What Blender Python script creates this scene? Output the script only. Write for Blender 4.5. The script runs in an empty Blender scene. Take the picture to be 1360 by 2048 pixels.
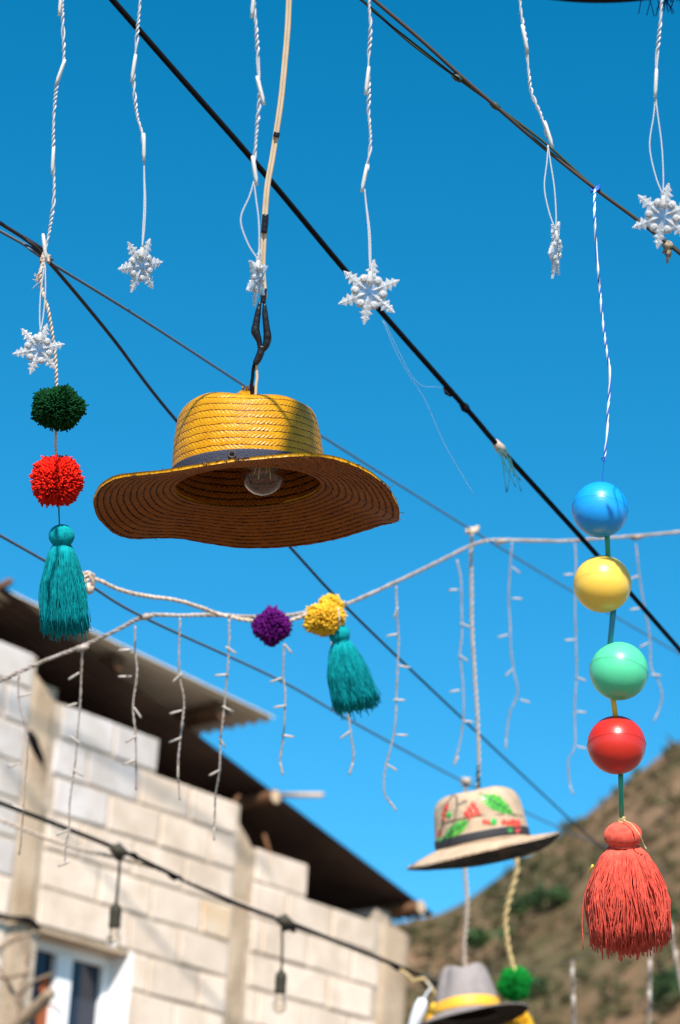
import bpy, math, random
import numpy as np
from mathutils import Vector, Matrix

random.seed(7); RNG = np.random.default_rng(7)
SC = bpy.context.scene
COL = SC.collection

# ------------------------------------------------------------------ camera
FPX = 4836.0                       # focal length in photo pixels (85 mm lens on a 36 mm tall frame)
PITCH, ROLL = 0.3883, 0.055
CAMZ = 1.6
CAM = np.array([0.0, 0.0, CAMZ])
_F = np.array([0, math.cos(PITCH), math.sin(PITCH)])
_U0 = np.array([0, -math.sin(PITCH), math.cos(PITCH)])
_X0 = np.array([1.0, 0, 0])
CX = math.cos(ROLL) * _X0 + math.sin(ROLL) * _U0
CU = -math.sin(ROLL) * _X0 + math.cos(ROLL) * _U0
CF = _F
cam_data = bpy.data.cameras.new('camera')
cam = bpy.data.objects.new('camera', cam_data); COL.objects.link(cam)
cam.matrix_world = Matrix(((CX[0], CU[0], -CF[0], 0), (CX[1], CU[1], -CF[1], 0), (CX[2], CU[2], -CF[2], CAMZ), (0, 0, 0, 1)))
cam_data.sensor_fit = 'VERTICAL'; cam_data.sensor_height = 36.0; cam_data.sensor_width = 24.0
cam_data.lens = 85.0
cam_data.clip_start = 0.05; cam_data.clip_end = 5000
cam_data.dof.use_dof = True; cam_data.dof.focus_distance = 3.05; cam_data.dof.aperture_fstop = 6.8
SC.camera = cam

# ------------------------------------------------------------------ sky, sun, exposure
SUN_EL, SUN_AZ = math.radians(42), math.radians(0.5)      # azimuth: degrees left of straight behind the camera
SUN_DIR = Vector((-math.sin(SUN_AZ) * math.cos(SUN_EL), -math.cos(SUN_AZ) * math.cos(SUN_EL), math.sin(SUN_EL)))
W = bpy.data.worlds.new('World'); SC.world = W; W.use_nodes = True
nt = W.node_tree; nt.nodes.clear()
sky = nt.nodes.new('ShaderNodeTexSky'); sky.sky_type = 'NISHITA'; sky.sun_disc = False
sky.sun_elevation = SUN_EL; sky.sun_rotation = math.pi + SUN_AZ
sky.altitude = 1500; sky.air_density = 1.0; sky.dust_density = 0.35; sky.ozone_density = 3.0
hsv = nt.nodes.new('ShaderNodeHueSaturation'); hsv.inputs['Saturation'].default_value = 1.385; hsv.inputs['Hue'].default_value = 0.481
bg = nt.nodes.new('ShaderNodeBackground'); bg.inputs['Strength'].default_value = 0.122
out = nt.nodes.new('ShaderNodeOutputWorld')
nt.links.new(sky.outputs[0], hsv.inputs['Color']); nt.links.new(hsv.outputs[0], bg.inputs[0]); nt.links.new(bg.outputs[0], out.inputs[0])
sl = bpy.data.lights.new('sun', 'SUN'); sl.energy = 5.0; sl.angle = math.radians(0.53); sl.color = (1.0, 0.955, 0.89)
so = bpy.data.objects.new('sun', sl); COL.objects.link(so)
so.rotation_euler = SUN_DIR.to_track_quat('Z', 'Y').to_euler(); so.location = (0, -3, 8)
SC.view_settings.view_transform = 'Standard'; SC.view_settings.look = 'None'
SC.view_settings.exposure = 0.62; SC.view_settings.gamma = 1.0; SC.view_settings.use_curve_mapping = False

# ------------------------------------------------------------------ helpers
def P(x, y, d):
    """photo pixel and distance along the optical axis -> point in the world"""
    return CAM + d * (CF + CX * ((x - 680) / FPX) - CU * ((y - 1024) / FPX))

def PP(l): return [P(*q) for q in l]

def unit(v): v = np.asarray(v, float); return v / (np.linalg.norm(v) + 1e-12)

def catmull(pts, m=8):
    pts = [np.asarray(p, float) for p in pts]
    if len(pts) < 3:
        return [pts[0] + (pts[-1] - pts[0]) * t for t in np.linspace(0, 1, m + 1)]
    q = [2 * pts[0] - pts[1]] + pts + [2 * pts[-1] - pts[-2]]
    res = []
    for i in range(1, len(q) - 2):
        for t in np.linspace(0, 1, m, endpoint=False):
            a, b, c, e = q[i - 1], q[i], q[i + 1], q[i + 2]
            res.append(0.5 * ((2 * b) + (c - a) * t + (2 * a - 5 * b + 4 * c - e) * t * t + (3 * b - a - 3 * c + e) * t ** 3))
    res.append(pts[-1]); return res

def resample(pts, step):
    pts = np.array(pts); seg = np.linalg.norm(np.diff(pts, axis=0), axis=1); s = np.concatenate([[0], np.cumsum(seg)])
    n = max(2, int(s[-1] / step) + 1); t = np.linspace(0, s[-1], n)
    return np.stack([np.interp(t, s, pts[:, k]) for k in range(3)], 1), t

def frames(pts):
    pts = np.array(pts); T = np.gradient(pts, axis=0); T /= np.linalg.norm(T, axis=1)[:, None] + 1e-12
    a = np.array([1.0, 0, 0]) if abs(T[0][0]) < 0.8 else np.array([0, 1.0, 0])
    n = unit(np.cross(T[0], a)); Ns = []
    for t in T:
        n = unit(n - t * n.dot(t)); Ns.append(n)
    Ns = np.array(Ns); return T, Ns, np.cross(T, Ns)

class MB:
    def __init__(s): s.v = []; s.f = []; s.n = 0; s.uv = []
    def add(s, verts, faces, uv=None):
        verts = np.asarray(verts, float).reshape(-1, 3)
        s.v.append(verts); s.f += [tuple(i + s.n for i in f) for f in faces]; s.n += len(verts)
        s.uv += list(uv) if uv is not None else [(0, 0)] * len(verts); return s
    def tube(s, pts, r, n=6, caps=True):
        pts = np.array(pts); T, A, B = frames(pts); m = len(pts)
        r = np.full(m, r) if np.isscalar(r) else np.asarray(r)
        an = np.arange(n) * 2 * math.pi / n
        V = pts[:, None, :] + r[:, None, None] * (A[:, None, :] * np.cos(an)[None, :, None] + B[:, None, :] * np.sin(an)[None, :, None])
        F = [(i * n + j, i * n + (j + 1) % n, (i + 1) * n + (j + 1) % n, (i + 1) * n + j) for i in range(m - 1) for j in range(n)]
        if caps: F += [tuple(range(n - 1, -1, -1)), tuple((m - 1) * n + j for j in range(n))]
        return s.add(V.reshape(-1, 3), F)
    def twist(s, pts, R, r, pitch, k=2, n=5, step=None, phase=0.0, irr=0.0):
        q, t = resample(pts, step or pitch / 8); T, A, B = frames(q)
        for j in range(k):
            ti = t + irr * pitch * 0.45 * (np.sin(t / pitch * 0.9 + 1) + 0.6 * np.sin(t / pitch * 2.3 + pts[0][0] * 40)); a = 2 * math.pi * (ti / pitch + j / k) + phase
            Rr = R * (1 + irr * 0.45 * np.sin(t / pitch * 1.7 + j))[:, None]
            s.tube(q + Rr * (A * np.cos(a)[:, None] + B * np.sin(a)[:, None]), r, n)
        return s
    def lathe(s, prof, n, M=None, mod=None):
        """prof: list of (radius, height); M: 4x4"""
        V = []
        for (r, z) in prof:
            for j in range(n):
                a = 2 * math.pi * j / n; k = mod(a) if mod else 1.0
                V.append((r * k * math.cos(a), r * k * math.sin(a), z))
        V = np.array(V)
        if M is not None: V = V @ np.array(M)[:3, :3].T + np.array(M)[:3, 3]
        m = len(prof)
        F = [(i * n + j, i * n + (j + 1) % n, (i + 1) * n + (j + 1) % n, (i + 1) * n + j) for i in range(m - 1) for j in range(n)]
        F += [tuple(range(n - 1, -1, -1)), tuple((m - 1) * n + j for j in range(n))]
        return s.add(V, F)
    def ball(s, c, rx, ry=None, rz=None, n=20, m=12):
        ry = ry or rx; rz = rz or rx
        prof = [(max(1e-4, math.sin(math.pi * i / m)), -math.cos(math.pi * i / m)) for i in range(m + 1)]
        M = np.eye(4); M[0, 0] = rx; M[1, 1] = ry; M[2, 2] = rz; M[:3, 3] = c
        return s.lathe(prof, n, M)
    def box(s, c, ax, ay, az):
        c, ax, ay, az = [np.asarray(q, float) for q in (c, ax, ay, az)]
        V = [c + i * ax + j * ay + k * az for k in (-1, 1) for j in (-1, 1) for i in (-1, 1)]
        return s.add(V, [(0, 2, 3, 1), (4, 5, 7, 6), (0, 1, 5, 4), (2, 6, 7, 3), (0, 4, 6, 2), (1, 3, 7, 5)])
    def grid(s, V, nu, nv, closed=False, uv=None, flip=False):
        F = []
        for i in range(nu - 1):
            for j in range(nv if closed else nv - 1):
                q = (i * nv + j, i * nv + (j + 1) % nv, (i + 1) * nv + (j + 1) % nv, (i + 1) * nv + j)
                F.append(q[::-1] if flip else q)
        return s.add(V, F, uv)
    def build(s, name, mat, parent=None, smooth=True, origin=None, uv=False):
        me = bpy.data.meshes.new(name)
        V = np.concatenate(s.v) if s.v else np.zeros((0, 3))
        org = np.array(origin) if origin is not None else (np.array(parent['_o']) if parent is not None else np.zeros(3))
        me.from_pydata((V - org).tolist(), [], s.f)
        if smooth: me.polygons.foreach_set('use_smooth', [True] * len(me.polygons))
        if uv:
            L = me.uv_layers.new(name='UVMap'); idx = np.zeros(len(me.loops), int); me.loops.foreach_get('vertex_index', idx)
            L.data.foreach_set('uv', np.array(s.uv)[idx].ravel())
        me.materials.append(mat); me.update()
        o = bpy.data.objects.new(name, me); COL.objects.link(o)
        if parent is not None: o.parent = parent
        else: o.location = org
        o['_o'] = [float(q) for q in org]
        return o

def thing(name, label, cat, loc, group=None):
    o = bpy.data.objects.new(name, None); COL.objects.link(o); o.location = loc; o.empty_display_size = 0.05
    o['label'] = label; o['category'] = cat; o['_o'] = [float(q) for q in loc]
    if group: o['group'] = group
    return o

def tag(o, label, cat, group=None):
    o['label'] = label; o['category'] = cat
    if group: o['group'] = group
    return o

def inst(mesh, name, parent, M):
    o = bpy.data.objects.new(name, mesh); COL.objects.link(o); o.parent = parent; o.matrix_local = M
    return o

# ------------------------------------------------------------------ materials
def mat(name, col, rough=0.6, noise=None, col2=None, bump=0.0, bscale=200.0, trans=0.0, spec=0.5, sss=0.0, sssr=(0.02, 0.02, 0.02), coat=0.0, rnd=0.0, metal=0.0, detail=4.0, ior=1.45, thr=(0.4, 0.62), world=False, stain=None):
    m = bpy.data.materials.new(name); m.use_nodes = True; n = m.node_tree.nodes; l = m.node_tree.links
    b = n['Principled BSDF']
    b.inputs['Base Color'].default_value = (*col, 1); b.inputs['Roughness'].default_value = rough
    b.inputs['Transmission Weight'].default_value = trans; b.inputs['Specular IOR Level'].default_value = spec
    b.inputs['Coat Weight'].default_value = coat; b.inputs['Metallic'].default_value = metal; b.inputs['IOR'].default_value = ior
    if sss:
        b.inputs['Subsurface Weight'].default_value = sss; b.inputs['Subsurface Radius'].default_value = sssr; b.inputs['Subsurface Scale'].default_value = 1.0
    tc = n.new('ShaderNodeTexCoord'); cur = None
    if world: tc = n.new('ShaderNodeNewGeometry')
    KO = 'Position' if world else 'Object'
    if noise:
        t = n.new('ShaderNodeTexNoise'); t.inputs['Scale'].default_value = noise; t.inputs['Detail'].default_value = detail
        l.new(tc.outputs[KO], t.inputs['Vector'])
        r = n.new('ShaderNodeValToRGB'); r.color_ramp.elements[0].position = thr[0]; r.color_ramp.elements[1].position = thr[1]
        r.color_ramp.elements[0].color = (*col, 1); r.color_ramp.elements[1].color = (*(col2 or col), 1)
        l.new(t.outputs['Fac'], r.inputs['Fac']); cur = r.outputs['Color']
    if rnd:
        oi = n.new('ShaderNodeObjectInfo'); h = n.new('ShaderNodeHueSaturation')
        mr = n.new('ShaderNodeMapRange'); mr.inputs['To Min'].default_value = 1 - rnd; mr.inputs['To Max'].default_value = 1 + rnd
        l.new(oi.outputs['Random'], mr.inputs['Value']); l.new(mr.outputs[0], h.inputs['Value'])
        if cur: l.new(cur, h.inputs['Color'])
        else: h.inputs['Color'].default_value = (*col, 1)
        cur = h.outputs['Color']
    if stain and cur:
        s1 = n.new('ShaderNodeTexNoise'); s1.inputs['Scale'].default_value = 2.6; s1.inputs['Detail'].default_value = 7; s1.inputs['Roughness'].default_value = 0.65
        l.new(tc.outputs[KO], s1.inputs['Vector'])
        sr = n.new('ShaderNodeMapRange'); sr.inputs['From Min'].default_value = 0.47; sr.inputs['From Max'].default_value = 0.68; sr.inputs['To Max'].default_value = 0.75
        l.new(s1.outputs['Fac'], sr.inputs['Value'])
        mx = n.new('ShaderNodeMix'); mx.data_type = 'RGBA'; l.new(sr.outputs[0], mx.inputs['Factor']); l.new(cur, mx.inputs['A']); mx.inputs['B'].default_value = (*stain, 1); cur = mx.outputs['Result']
    if cur: l.new(cur, b.inputs['Base Color'])
    if bump:
        t2 = n.new('ShaderNodeTexNoise'); t2.inputs['Scale'].default_value = bscale; t2.inputs['Detail'].default_value = 5
        l.new(tc.outputs[KO], t2.inputs['Vector'])
        bp = n.new('ShaderNodeBump'); bp.inputs['Strength'].default_value = bump; bp.inputs['Distance'].default_value = 0.01
        l.new(t2.outputs['Fac'], bp.inputs['Height']); l.new(bp.outputs[0], b.inputs['Normal'])
    return m

def straw_mat(name, col, dark, rough, coat, stitch=0.88, bumpd=0.0012, zig=1.0, wear=None):
    """braided straw: rows along UV v, herringbone along UV u"""
    m = bpy.data.materials.new(name); m.use_nodes = True; n = m.node_tree.nodes; l = m.node_tree.links
    b = n['Principled BSDF']; b.inputs['Roughness'].default_value = rough; b.inputs['Coat Weight'].default_value = coat
    b.inputs['Coat Roughness'].default_value = 0.24; b.inputs['Specular IOR Level'].default_value = 0.12; b.inputs['Coat Tint'].default_value = (1, 0.9, 0.7, 1)
    uv = n.new('ShaderNodeUVMap'); uv.uv_map = 'UVMap'; sp = n.new('ShaderNodeSeparateXYZ'); l.new(uv.outputs[0], sp.inputs[0])
    def mth(op, a, bb=None, c=None):
        k = n.new('ShaderNodeMath'); k.operation = op
        for i, q in enumerate((a, bb, c)):
            if q is None: continue
            if hasattr(q, 'links'): l.new(q, k.inputs[i])
            else: k.inputs[i].default_value = q
        return k.outputs[0]
    nw = n.new('ShaderNodeTexNoise'); nw.inputs['Scale'].default_value = 60; nw.inputs['Detail'].default_value = 3; tc0 = n.new('ShaderNodeTexCoord'); l.new(tc0.outputs['Object'], nw.inputs['Vector'])
    vv = mth('MULTIPLY_ADD', mth('SUBTRACT', nw.outputs['Fac'], 0.5), 0.35, sp.outputs[1]); uu = mth('MULTIPLY_ADD', mth('SUBTRACT', nw.outputs['Fac'], 0.5), 1.4, sp.outputs[0])
    fr = mth('FRACT', vv); a = mth('MULTIPLY', mth('ABSOLUTE', mth('SUBTRACT', fr, 0.5)), 2.0)
    ph = mth('MULTIPLY_ADD', a, zig, uu); w = mth('SINE', mth('MULTIPLY', ph, 6.2832))
    tc = n.new('ShaderNodeTexCoord')
    ns = n.new('ShaderNodeTexNoise'); ns.inputs['Scale'].default_value = 45; ns.inputs['Detail'].default_value = 6; l.new(tc.outputs['Object'], ns.inputs['Vector'])
    nf = n.new('ShaderNodeTexNoise'); nf.inputs['Scale'].default_value = 420; nf.inputs['Detail'].default_value = 3; l.new(tc.outputs['Object'], nf.inputs['Vector'])
    edge = mth('GREATER_THAN', a, stitch)
    edge2 = mth('MULTIPLY', edge, mth('GREATER_THAN', nf.outputs['Fac'], 0.42))
    hgt = mth('SUBTRACT', mth('MULTIPLY_ADD', w, 0.5, mth('MULTIPLY', nf.outputs['Fac'], 0.8)), mth('MULTIPLY', edge, 1.0))
    bp = n.new('ShaderNodeBump'); bp.inputs['Strength'].default_value = 0.8; bp.inputs['Distance'].default_value = bumpd
    l.new(hgt, bp.inputs['Height']); l.new(bp.outputs[0], b.inputs['Normal']); l.new(bp.outputs[0], b.inputs['Coat Normal'])
    r = n.new('ShaderNodeValToRGB'); l.new(ns.outputs['Fac'], r.inputs['Fac'])
    r.color_ramp.elements[0].position = 0.3; r.color_ramp.elements[1].position = 0.7
    r.color_ramp.elements[0].color = (*(wear or [q * 0.72 for q in col]), 1); r.color_ramp.elements[1].color = (*col, 1)
    mx = n.new('ShaderNodeMix'); mx.data_type = 'RGBA'
    l.new(edge2, mx.inputs['Factor']); l.new(r.outputs[0], mx.inputs['A']); mx.inputs['B'].default_value = (*dark, 1)
    l.new(mx.outputs['Result'], b.inputs['Base Color'])
    return m

def glass_mat(name, col=(1, 1, 1), rough=0.0):
    return mat(name, col, rough, trans=1.0)

M = {}
M['ground'] = mat('street_asphalt', (0.13, 0.112, 0.09), 0.9, noise=1.2, col2=(0.175, 0.15, 0.12), bump=0.3, bscale=30)
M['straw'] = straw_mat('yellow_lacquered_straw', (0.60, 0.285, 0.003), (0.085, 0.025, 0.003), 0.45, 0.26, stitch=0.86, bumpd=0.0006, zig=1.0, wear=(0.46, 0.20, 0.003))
M['shade_straw'] = straw_mat('shade_brown_straw', (0.38, 0.098, 0.004), (0.03, 0.007, 0.002), 0.6, 0.0, stitch=0.76, bumpd=0.0016, wear=(0.28, 0.068, 0.004))  # browner copy of the straw: shade of the hat's underside deepened in the colour
M['pale_straw'] = straw_mat('pale_straw', (0.72, 0.52, 0.36), (0.42, 0.26, 0.15), 0.6, 0.15, stitch=0.9)
M['navy'] = mat('navy_ribbon', (0.025, 0.03, 0.055), 0.75, bump=0.4, bscale=500)
M['blackband'] = mat('black_ribbon', (0.03, 0.027, 0.03), 0.7)
M['beige'] = mat('beige_cable_sheath', (0.62, 0.46, 0.30), 0.45, noise=40, col2=(0.55, 0.40, 0.26))
M['tape'] = mat('black_tape', (0.008, 0.008, 0.012), 0.38, bump=0.3, bscale=160)
M['black'] = mat('black_cable', (0.004, 0.004, 0.005), 0.8, spec=0.15)
M['rubber'] = mat('dark_socket', (0.05, 0.042, 0.03), 0.7, spec=0.25)
M['greywire'] = mat('weathered_grey_wire', (0.035, 0.03, 0.035), 0.8, spec=0.2)
M['bluegrey'] = mat('faded_blue_grey_wire', (0.11, 0.14, 0.18), 0.8, spec=0.2)
M['greenwire'] = mat('green_wire', (0.035, 0.055, 0.035), 0.55)
M['brownwire'] = mat('brown_wire', (0.06, 0.042, 0.032), 0.7)
M['white_wire'] = mat('clear_white_wire', (0.78, 0.75, 0.74), 0.22, trans=0.4, coat=0.4)
M['clear'] = mat('clear_flake_plastic', (1.0, 0.975, 0.98), 0.08, trans=0.52, bump=0.4, bscale=300, coat=1.0)
M['clear_core'] = mat('clear_flake_core', (0.8, 0.88, 1.0), 0.1, trans=0.7, bump=0.2, bscale=500)
M['holder'] = mat('clear_led_holder', (0.92, 0.88, 0.83), 0.2, trans=0.5)
M['clear_led'] = mat('frosted_led', (0.92, 0.86, 0.80), 0.25, trans=0.25)
M['fairy'] = mat('aged_clear_wire', (0.64, 0.53, 0.47), 0.4, trans=0.3, noise=25, col2=(0.46, 0.35, 0.27))
M['fairy_led'] = mat('aged_clear_led', (0.72, 0.60, 0.50), 0.3, trans=0.45)
M['twine'] = mat('pale_twine', (0.60, 0.47, 0.37), 0.9, noise=120, col2=(0.46, 0.345, 0.26))
M['goldtwine'] = mat('golden_twine', (0.66, 0.48, 0.22), 0.7, noise=90, col2=(0.50, 0.33, 0.14))
M['blue_twine'] = mat('blue_plastic_twine', (0.02, 0.11, 0.50), 0.5)
M['white_twine'] = mat('white_plastic_twine', (0.80, 0.80, 0.84), 0.5)
def yarn(name, c, c2=None): return mat(name, c, 0.95, noise=160, col2=c2 or tuple(q * 0.75 for q in c), spec=0.15)
M['y_green'] = yarn('dark_green_yarn', (0.004, 0.05, 0.012))
M['y_red'] = yarn('red_yarn', (0.85, 0.02, 0.008))
M['y_teal'] = yarn('teal_yarn', (0.002, 0.31, 0.335), (0.001, 0.22, 0.25))
M['y_coral'] = yarn('coral_yarn', (0.80, 0.13, 0.085), (0.66, 0.09, 0.06))
M['y_purple'] = yarn('purple_yarn', (0.13, 0.006, 0.16))
M['y_yellow'] = yarn('yellow_yarn', (0.93, 0.54, 0.04))
M['y_bgreen'] = yarn('bright_green_yarn', (0.006, 0.24, 0.03))
M['y_navy'] = yarn('navy_yarn', (0.008, 0.022, 0.12))
def plast(name, c, sss): m = mat(name, c, 0.36, bump=0.03, bscale=55, coat=0.22, sss=sss, sssr=(0.02, 0.02, 0.02), noise=9, col2=tuple(min(1, q * 1.06) for q in c)); m.node_tree.nodes['Principled BSDF'].inputs['Coat Roughness'].default_value = 0.21; return m
M['p_blue'] = plast('blue_plastic', (0.008, 0.30, 0.74), 0.2)
M['p_yellow'] = plast('translucent_yellow_plastic', (0.86, 0.52, 0.07), 0.5)
M['p_green'] = plast('translucent_mint_plastic', (0.09, 0.54, 0.28), 0.5)
M['p_red'] = plast('red_plastic', (0.52, 0.02, 0.01), 0.1)
M['s_green'] = mat('green_straw_plastic', (0.02, 0.30, 0.17), 0.35)
M['s_blue'] = mat('blue_straw_plastic', (0.02, 0.24, 0.36), 0.35)
M['s_yellow'] = mat('yellow_straw_plastic', (0.75, 0.50, 0.06), 0.35)
M['glass'] = glass_mat('clear_glass')
M['smoke_glass'] = mat('warm_clear_glass', (1, 0.97, 0.93), 0.02, trans=1.0)
M['filament'] = mat('filament_stick', (0.85, 0.62, 0.30), 0.5)
M['brass'] = mat('brass_cap', (0.55, 0.42, 0.22), 0.4, metal=0.9)
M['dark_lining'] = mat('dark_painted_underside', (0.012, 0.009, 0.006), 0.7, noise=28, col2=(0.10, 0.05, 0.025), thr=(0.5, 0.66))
M['felt'] = mat('grey_felt', (0.30, 0.255, 0.235), 0.95, noise=30, col2=(0.26, 0.22, 0.205), bump=0.2, bscale=600, spec=0.1)
M['shade_felt'] = mat('shade_brown_felt', (0.035, 0.022, 0.016), 0.95, spec=0.1)  # near-black copy of the grey felt, underside shadow painted into its colour
M['ribbon'] = mat('yellow_ribbon', (0.85, 0.42, 0.03), 0.5)
M['leaf_paint'] = mat('green_leaf_paint', (0.05, 0.33, 0.03), 0.4, noise=70, col2=(0.16, 0.50, 0.06), coat=0.3)
M['vein_paint'] = mat('dark_green_vein_paint', (0.012, 0.13, 0.05), 0.4)
M['berry_paint'] = mat('red_berry_paint', (0.55, 0.03, 0.015), 0.35, noise=160, col2=(0.80, 0.10, 0.05), coat=0.3)
M['gberry_paint'] = mat('green_berry_paint', (0.04, 0.38, 0.06), 0.35, coat=0.3)
M['stem_paint'] = mat('brown_stem_paint', (0.14, 0.055, 0.015), 0.5)
M['block'] = mat('pale_concrete_block', (0.69, 0.525, 0.40), 0.95, noise=7, col2=(0.78, 0.615, 0.485), bump=0.5, bscale=70, rnd=0.10, detail=8, thr=(0.3, 0.7), world=True, stain=(0.50, 0.37, 0.26))
M['pale_block'] = mat('whitewashed_block', (0.56, 0.475, 0.42), 0.95, noise=7, col2=(0.62, 0.545, 0.50), bump=0.5, bscale=70, rnd=0.08, world=True, stain=(0.42, 0.35, 0.29))
M['ochre_block'] = mat('ochre_stained_block', (0.62, 0.42, 0.25), 0.95, noise=7, col2=(0.66, 0.50, 0.36), bump=0.35, bscale=120)
M['mortar'] = mat('grey_mortar', (0.42, 0.325, 0.24), 0.95, noise=14, col2=(0.52, 0.41, 0.31), bump=0.6, bscale=90)
M['column'] = mat('tan_cast_concrete', (0.36, 0.245, 0.15), 0.95, noise=3.5, col2=(0.52, 0.38, 0.26), bump=0.6, bscale=40, detail=9, thr=(0.33, 0.68))
M['white_frame'] = mat('white_window_frame', (0.82, 0.81, 0.80), 0.5)
M['plaster'] = mat('white_reveal_plaster', (0.86, 0.82, 0.79), 0.85, bump=0.2, bscale=60)
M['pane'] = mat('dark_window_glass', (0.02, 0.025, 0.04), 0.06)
M['curtain'] = mat('rust_curtain', (0.28, 0.07, 0.02), 0.9)
M['roof'] = mat('rusted_roof_sheet', (0.045, 0.024, 0.018), 0.7, noise=3, col2=(0.075, 0.042, 0.03), metal=0.2)
M['roof_pale'] = mat('weathered_tan_roof_sheet', (0.80, 0.66, 0.50), 0.7, noise=3, col2=(0.68, 0.55, 0.40))
M['timber'] = mat('rough_timber', (0.17, 0.075, 0.03), 0.9, noise=9, col2=(0.12, 0.05, 0.022), bump=0.5, bscale=60)
M['timber_end'] = mat('sawn_timber_end', (0.66, 0.47, 0.30), 0.9, noise=30, col2=(0.56, 0.38, 0.23))
M['twig'] = mat('dry_twig', (0.30, 0.21, 0.14), 0.95, noise=30, col2=(0.22, 0.15, 0.10))
M['white_plastic'] = mat('white_plastic', (0.86, 0.86, 0.87), 0.4)
M['bush'] = mat('hillside_bush_leaves', (0.035, 0.075, 0.022), 0.8, noise=0.6, col2=(0.065, 0.105, 0.03), rnd=0.25)
M['scrub'] = mat('dry_scrub_leaves', (0.06, 0.06, 0.02), 0.9, noise=0.05, col2=(0.11, 0.075, 0.036))

# ------------------------------------------------------------------ ground, street and mountain
def struct(o): o['kind'] = 'structure'; return o
mb = MB(); S = 1500
mb.add([(-S, -S, 0), (S, -S, 0), (S, S, 0), (-S, S, 0)], [(0, 1, 2, 3)])
struct(mb.build('ground', M['ground'], smooth=False))

def fbm(x, y, seed=0):
    r = np.random.default_rng(seed); t = 0; a = 1.0
    for k in range(6):
        for j in range(3):
            th, ph = r.uniform(0, 6.28, 2); t = t + a * np.sin((x * math.cos(th) + y * math.sin(th)) * (2 ** k) + ph) / 3
        a *= 0.55
    return t

def mountain():
    sky_px = [(-1600, 1990), (-700, 1960), (0, 1930), (500, 1890), (700, 1862), (820, 1840), (880, 1826), (930, 1802), (1000, 1752), (1060, 1705), (1120, 1668), (1160, 1640), (1200, 1606), (1240, 1570), (1280, 1543), (1320, 1510), (1360, 1482), (1500, 1385), (1800, 1230), (2300, 1080), (3000, 1000)]
    xs = np.array([q[0] for q in sky_px]); ys = np.array([q[1] for q in sky_px])
    nu, nv = 220, 120; V = []
    for i in range(nv):
        b = i / (nv - 1)
        for j in range(nu):
            a = j / (nu - 1); x = -1600 + 4600 * a; y = np.interp(x, xs, ys)
            top = P(x, y, 300); base = np.array([top[0] * 0.38, 105.0, -1.0]); base[0] = top[0] * 105 / top[1] * 1.0
            if b <= 0.8:
                t = b / 0.8; p = base + (top - base) * t; p[2] = base[2] + (top[2] - base[2]) * t ** 1.12
                amp = 4.5 * math.sin(math.pi * min(1, t)) ** 0.7 + 0.8
                p = p + np.array([0, 1.2, 0.5]) * amp * fbm(p[0] / 26, p[1] / 26, 3) * 0.8
            else:
                t = (b - 0.8) / 0.2; p = top + np.array([0, 200 * t, -60 * t * t])
                p[2] += 0.8 * fbm(p[0] / 26, p[1] / 26, 3) * (1 - t) * 0.5
            V.append(p)
    V = np.array(V)
    m = bpy.data.materials.new('dry_hillside'); m.use_nodes = True; n = m.node_tree.nodes; l = m.node_tree.links; b = n['Principled BSDF']
    b.inputs['Roughness'].default_value = 0.95; b.inputs['Specular IOR Level'].default_value = 0.1
    tc = n.new('ShaderNodeTexCoord')
    def noise(sc, det, dist=0.0):
        t = n.new('ShaderNodeTexNoise'); t.inputs['Scale'].default_value = sc; t.inputs['Detail'].default_value = det; t.inputs['Distortion'].default_value = dist
        l.new(tc.outputs['Object'], t.inputs['Vector']); return t.outputs['Fac']
    def ramp(f, st):
        r = n.new('ShaderNodeValToRGB'); l.new(f, r.inputs['Fac']); e = r.color_ramp.elements
        while len(e) < len(st): e.new(0.5)
        for k, (p, c) in enumerate(st): e[k].position = p; e[k].color = (*c, 1)
        return r.outputs['Color']
    c1 = ramp(noise(0.035, 9, 0.6), [(0.30, (0.045, 0.052, 0.016)), (0.44, (0.098, 0.066, 0.029)), (0.54, (0.14, 0.075, 0.037)), (0.66, (0.24, 0.135, 0.075))])
    c2 = ramp(noise(0.16, 8), [(0.35, (0.042, 0.05, 0.016)), (0.62, (0.27, 0.17, 0.10))])
    mx = n.new('ShaderNodeMix'); mx.data_type = 'RGBA'; mx.inputs['Factor'].default_value = 0.38
    l.new(c1, mx.inputs['A']); l.new(c2, mx.inputs['B']); l.new(mx.outputs['Result'], b.inputs['Base Color'])
    o = MB().grid(V, nv, nu).build('mountain', m); struct(o)
    return V.reshape(nv, nu, 3)
HILL = mountain()

def leaf_clump(mb, c, r, h, k, rng, size):
    """a bush: small leaf-sized triangles spread through an uneven volume"""
    d = rng.normal(size=(k, 3)); d /= np.linalg.norm(d, axis=1)[:, None]
    lob = 0.75 + 0.25 * np.sin(d[:, 0] * 4 + c[0]) * np.cos(d[:, 1] * 5 + c[1])
    rad = rng.uniform(0.35, 1.0, k) ** 0.5 * lob
    cen = np.asarray(c) + np.stack([d[:, 0] * r * rad, d[:, 1] * r * rad, h * 0.5 + d[:, 2] * h * 0.5 * rad], 1)
    a = rng.normal(size=(k, 3)) * size; b = rng.normal(size=(k, 3)) * size
    V = np.stack([cen - a * 0.5, cen + a * 0.5, cen + b], 1).reshape(-1, 3)
    mb.add(V, [(3 * i, 3 * i + 1, 3 * i + 2) for i in range(k)])

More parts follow.
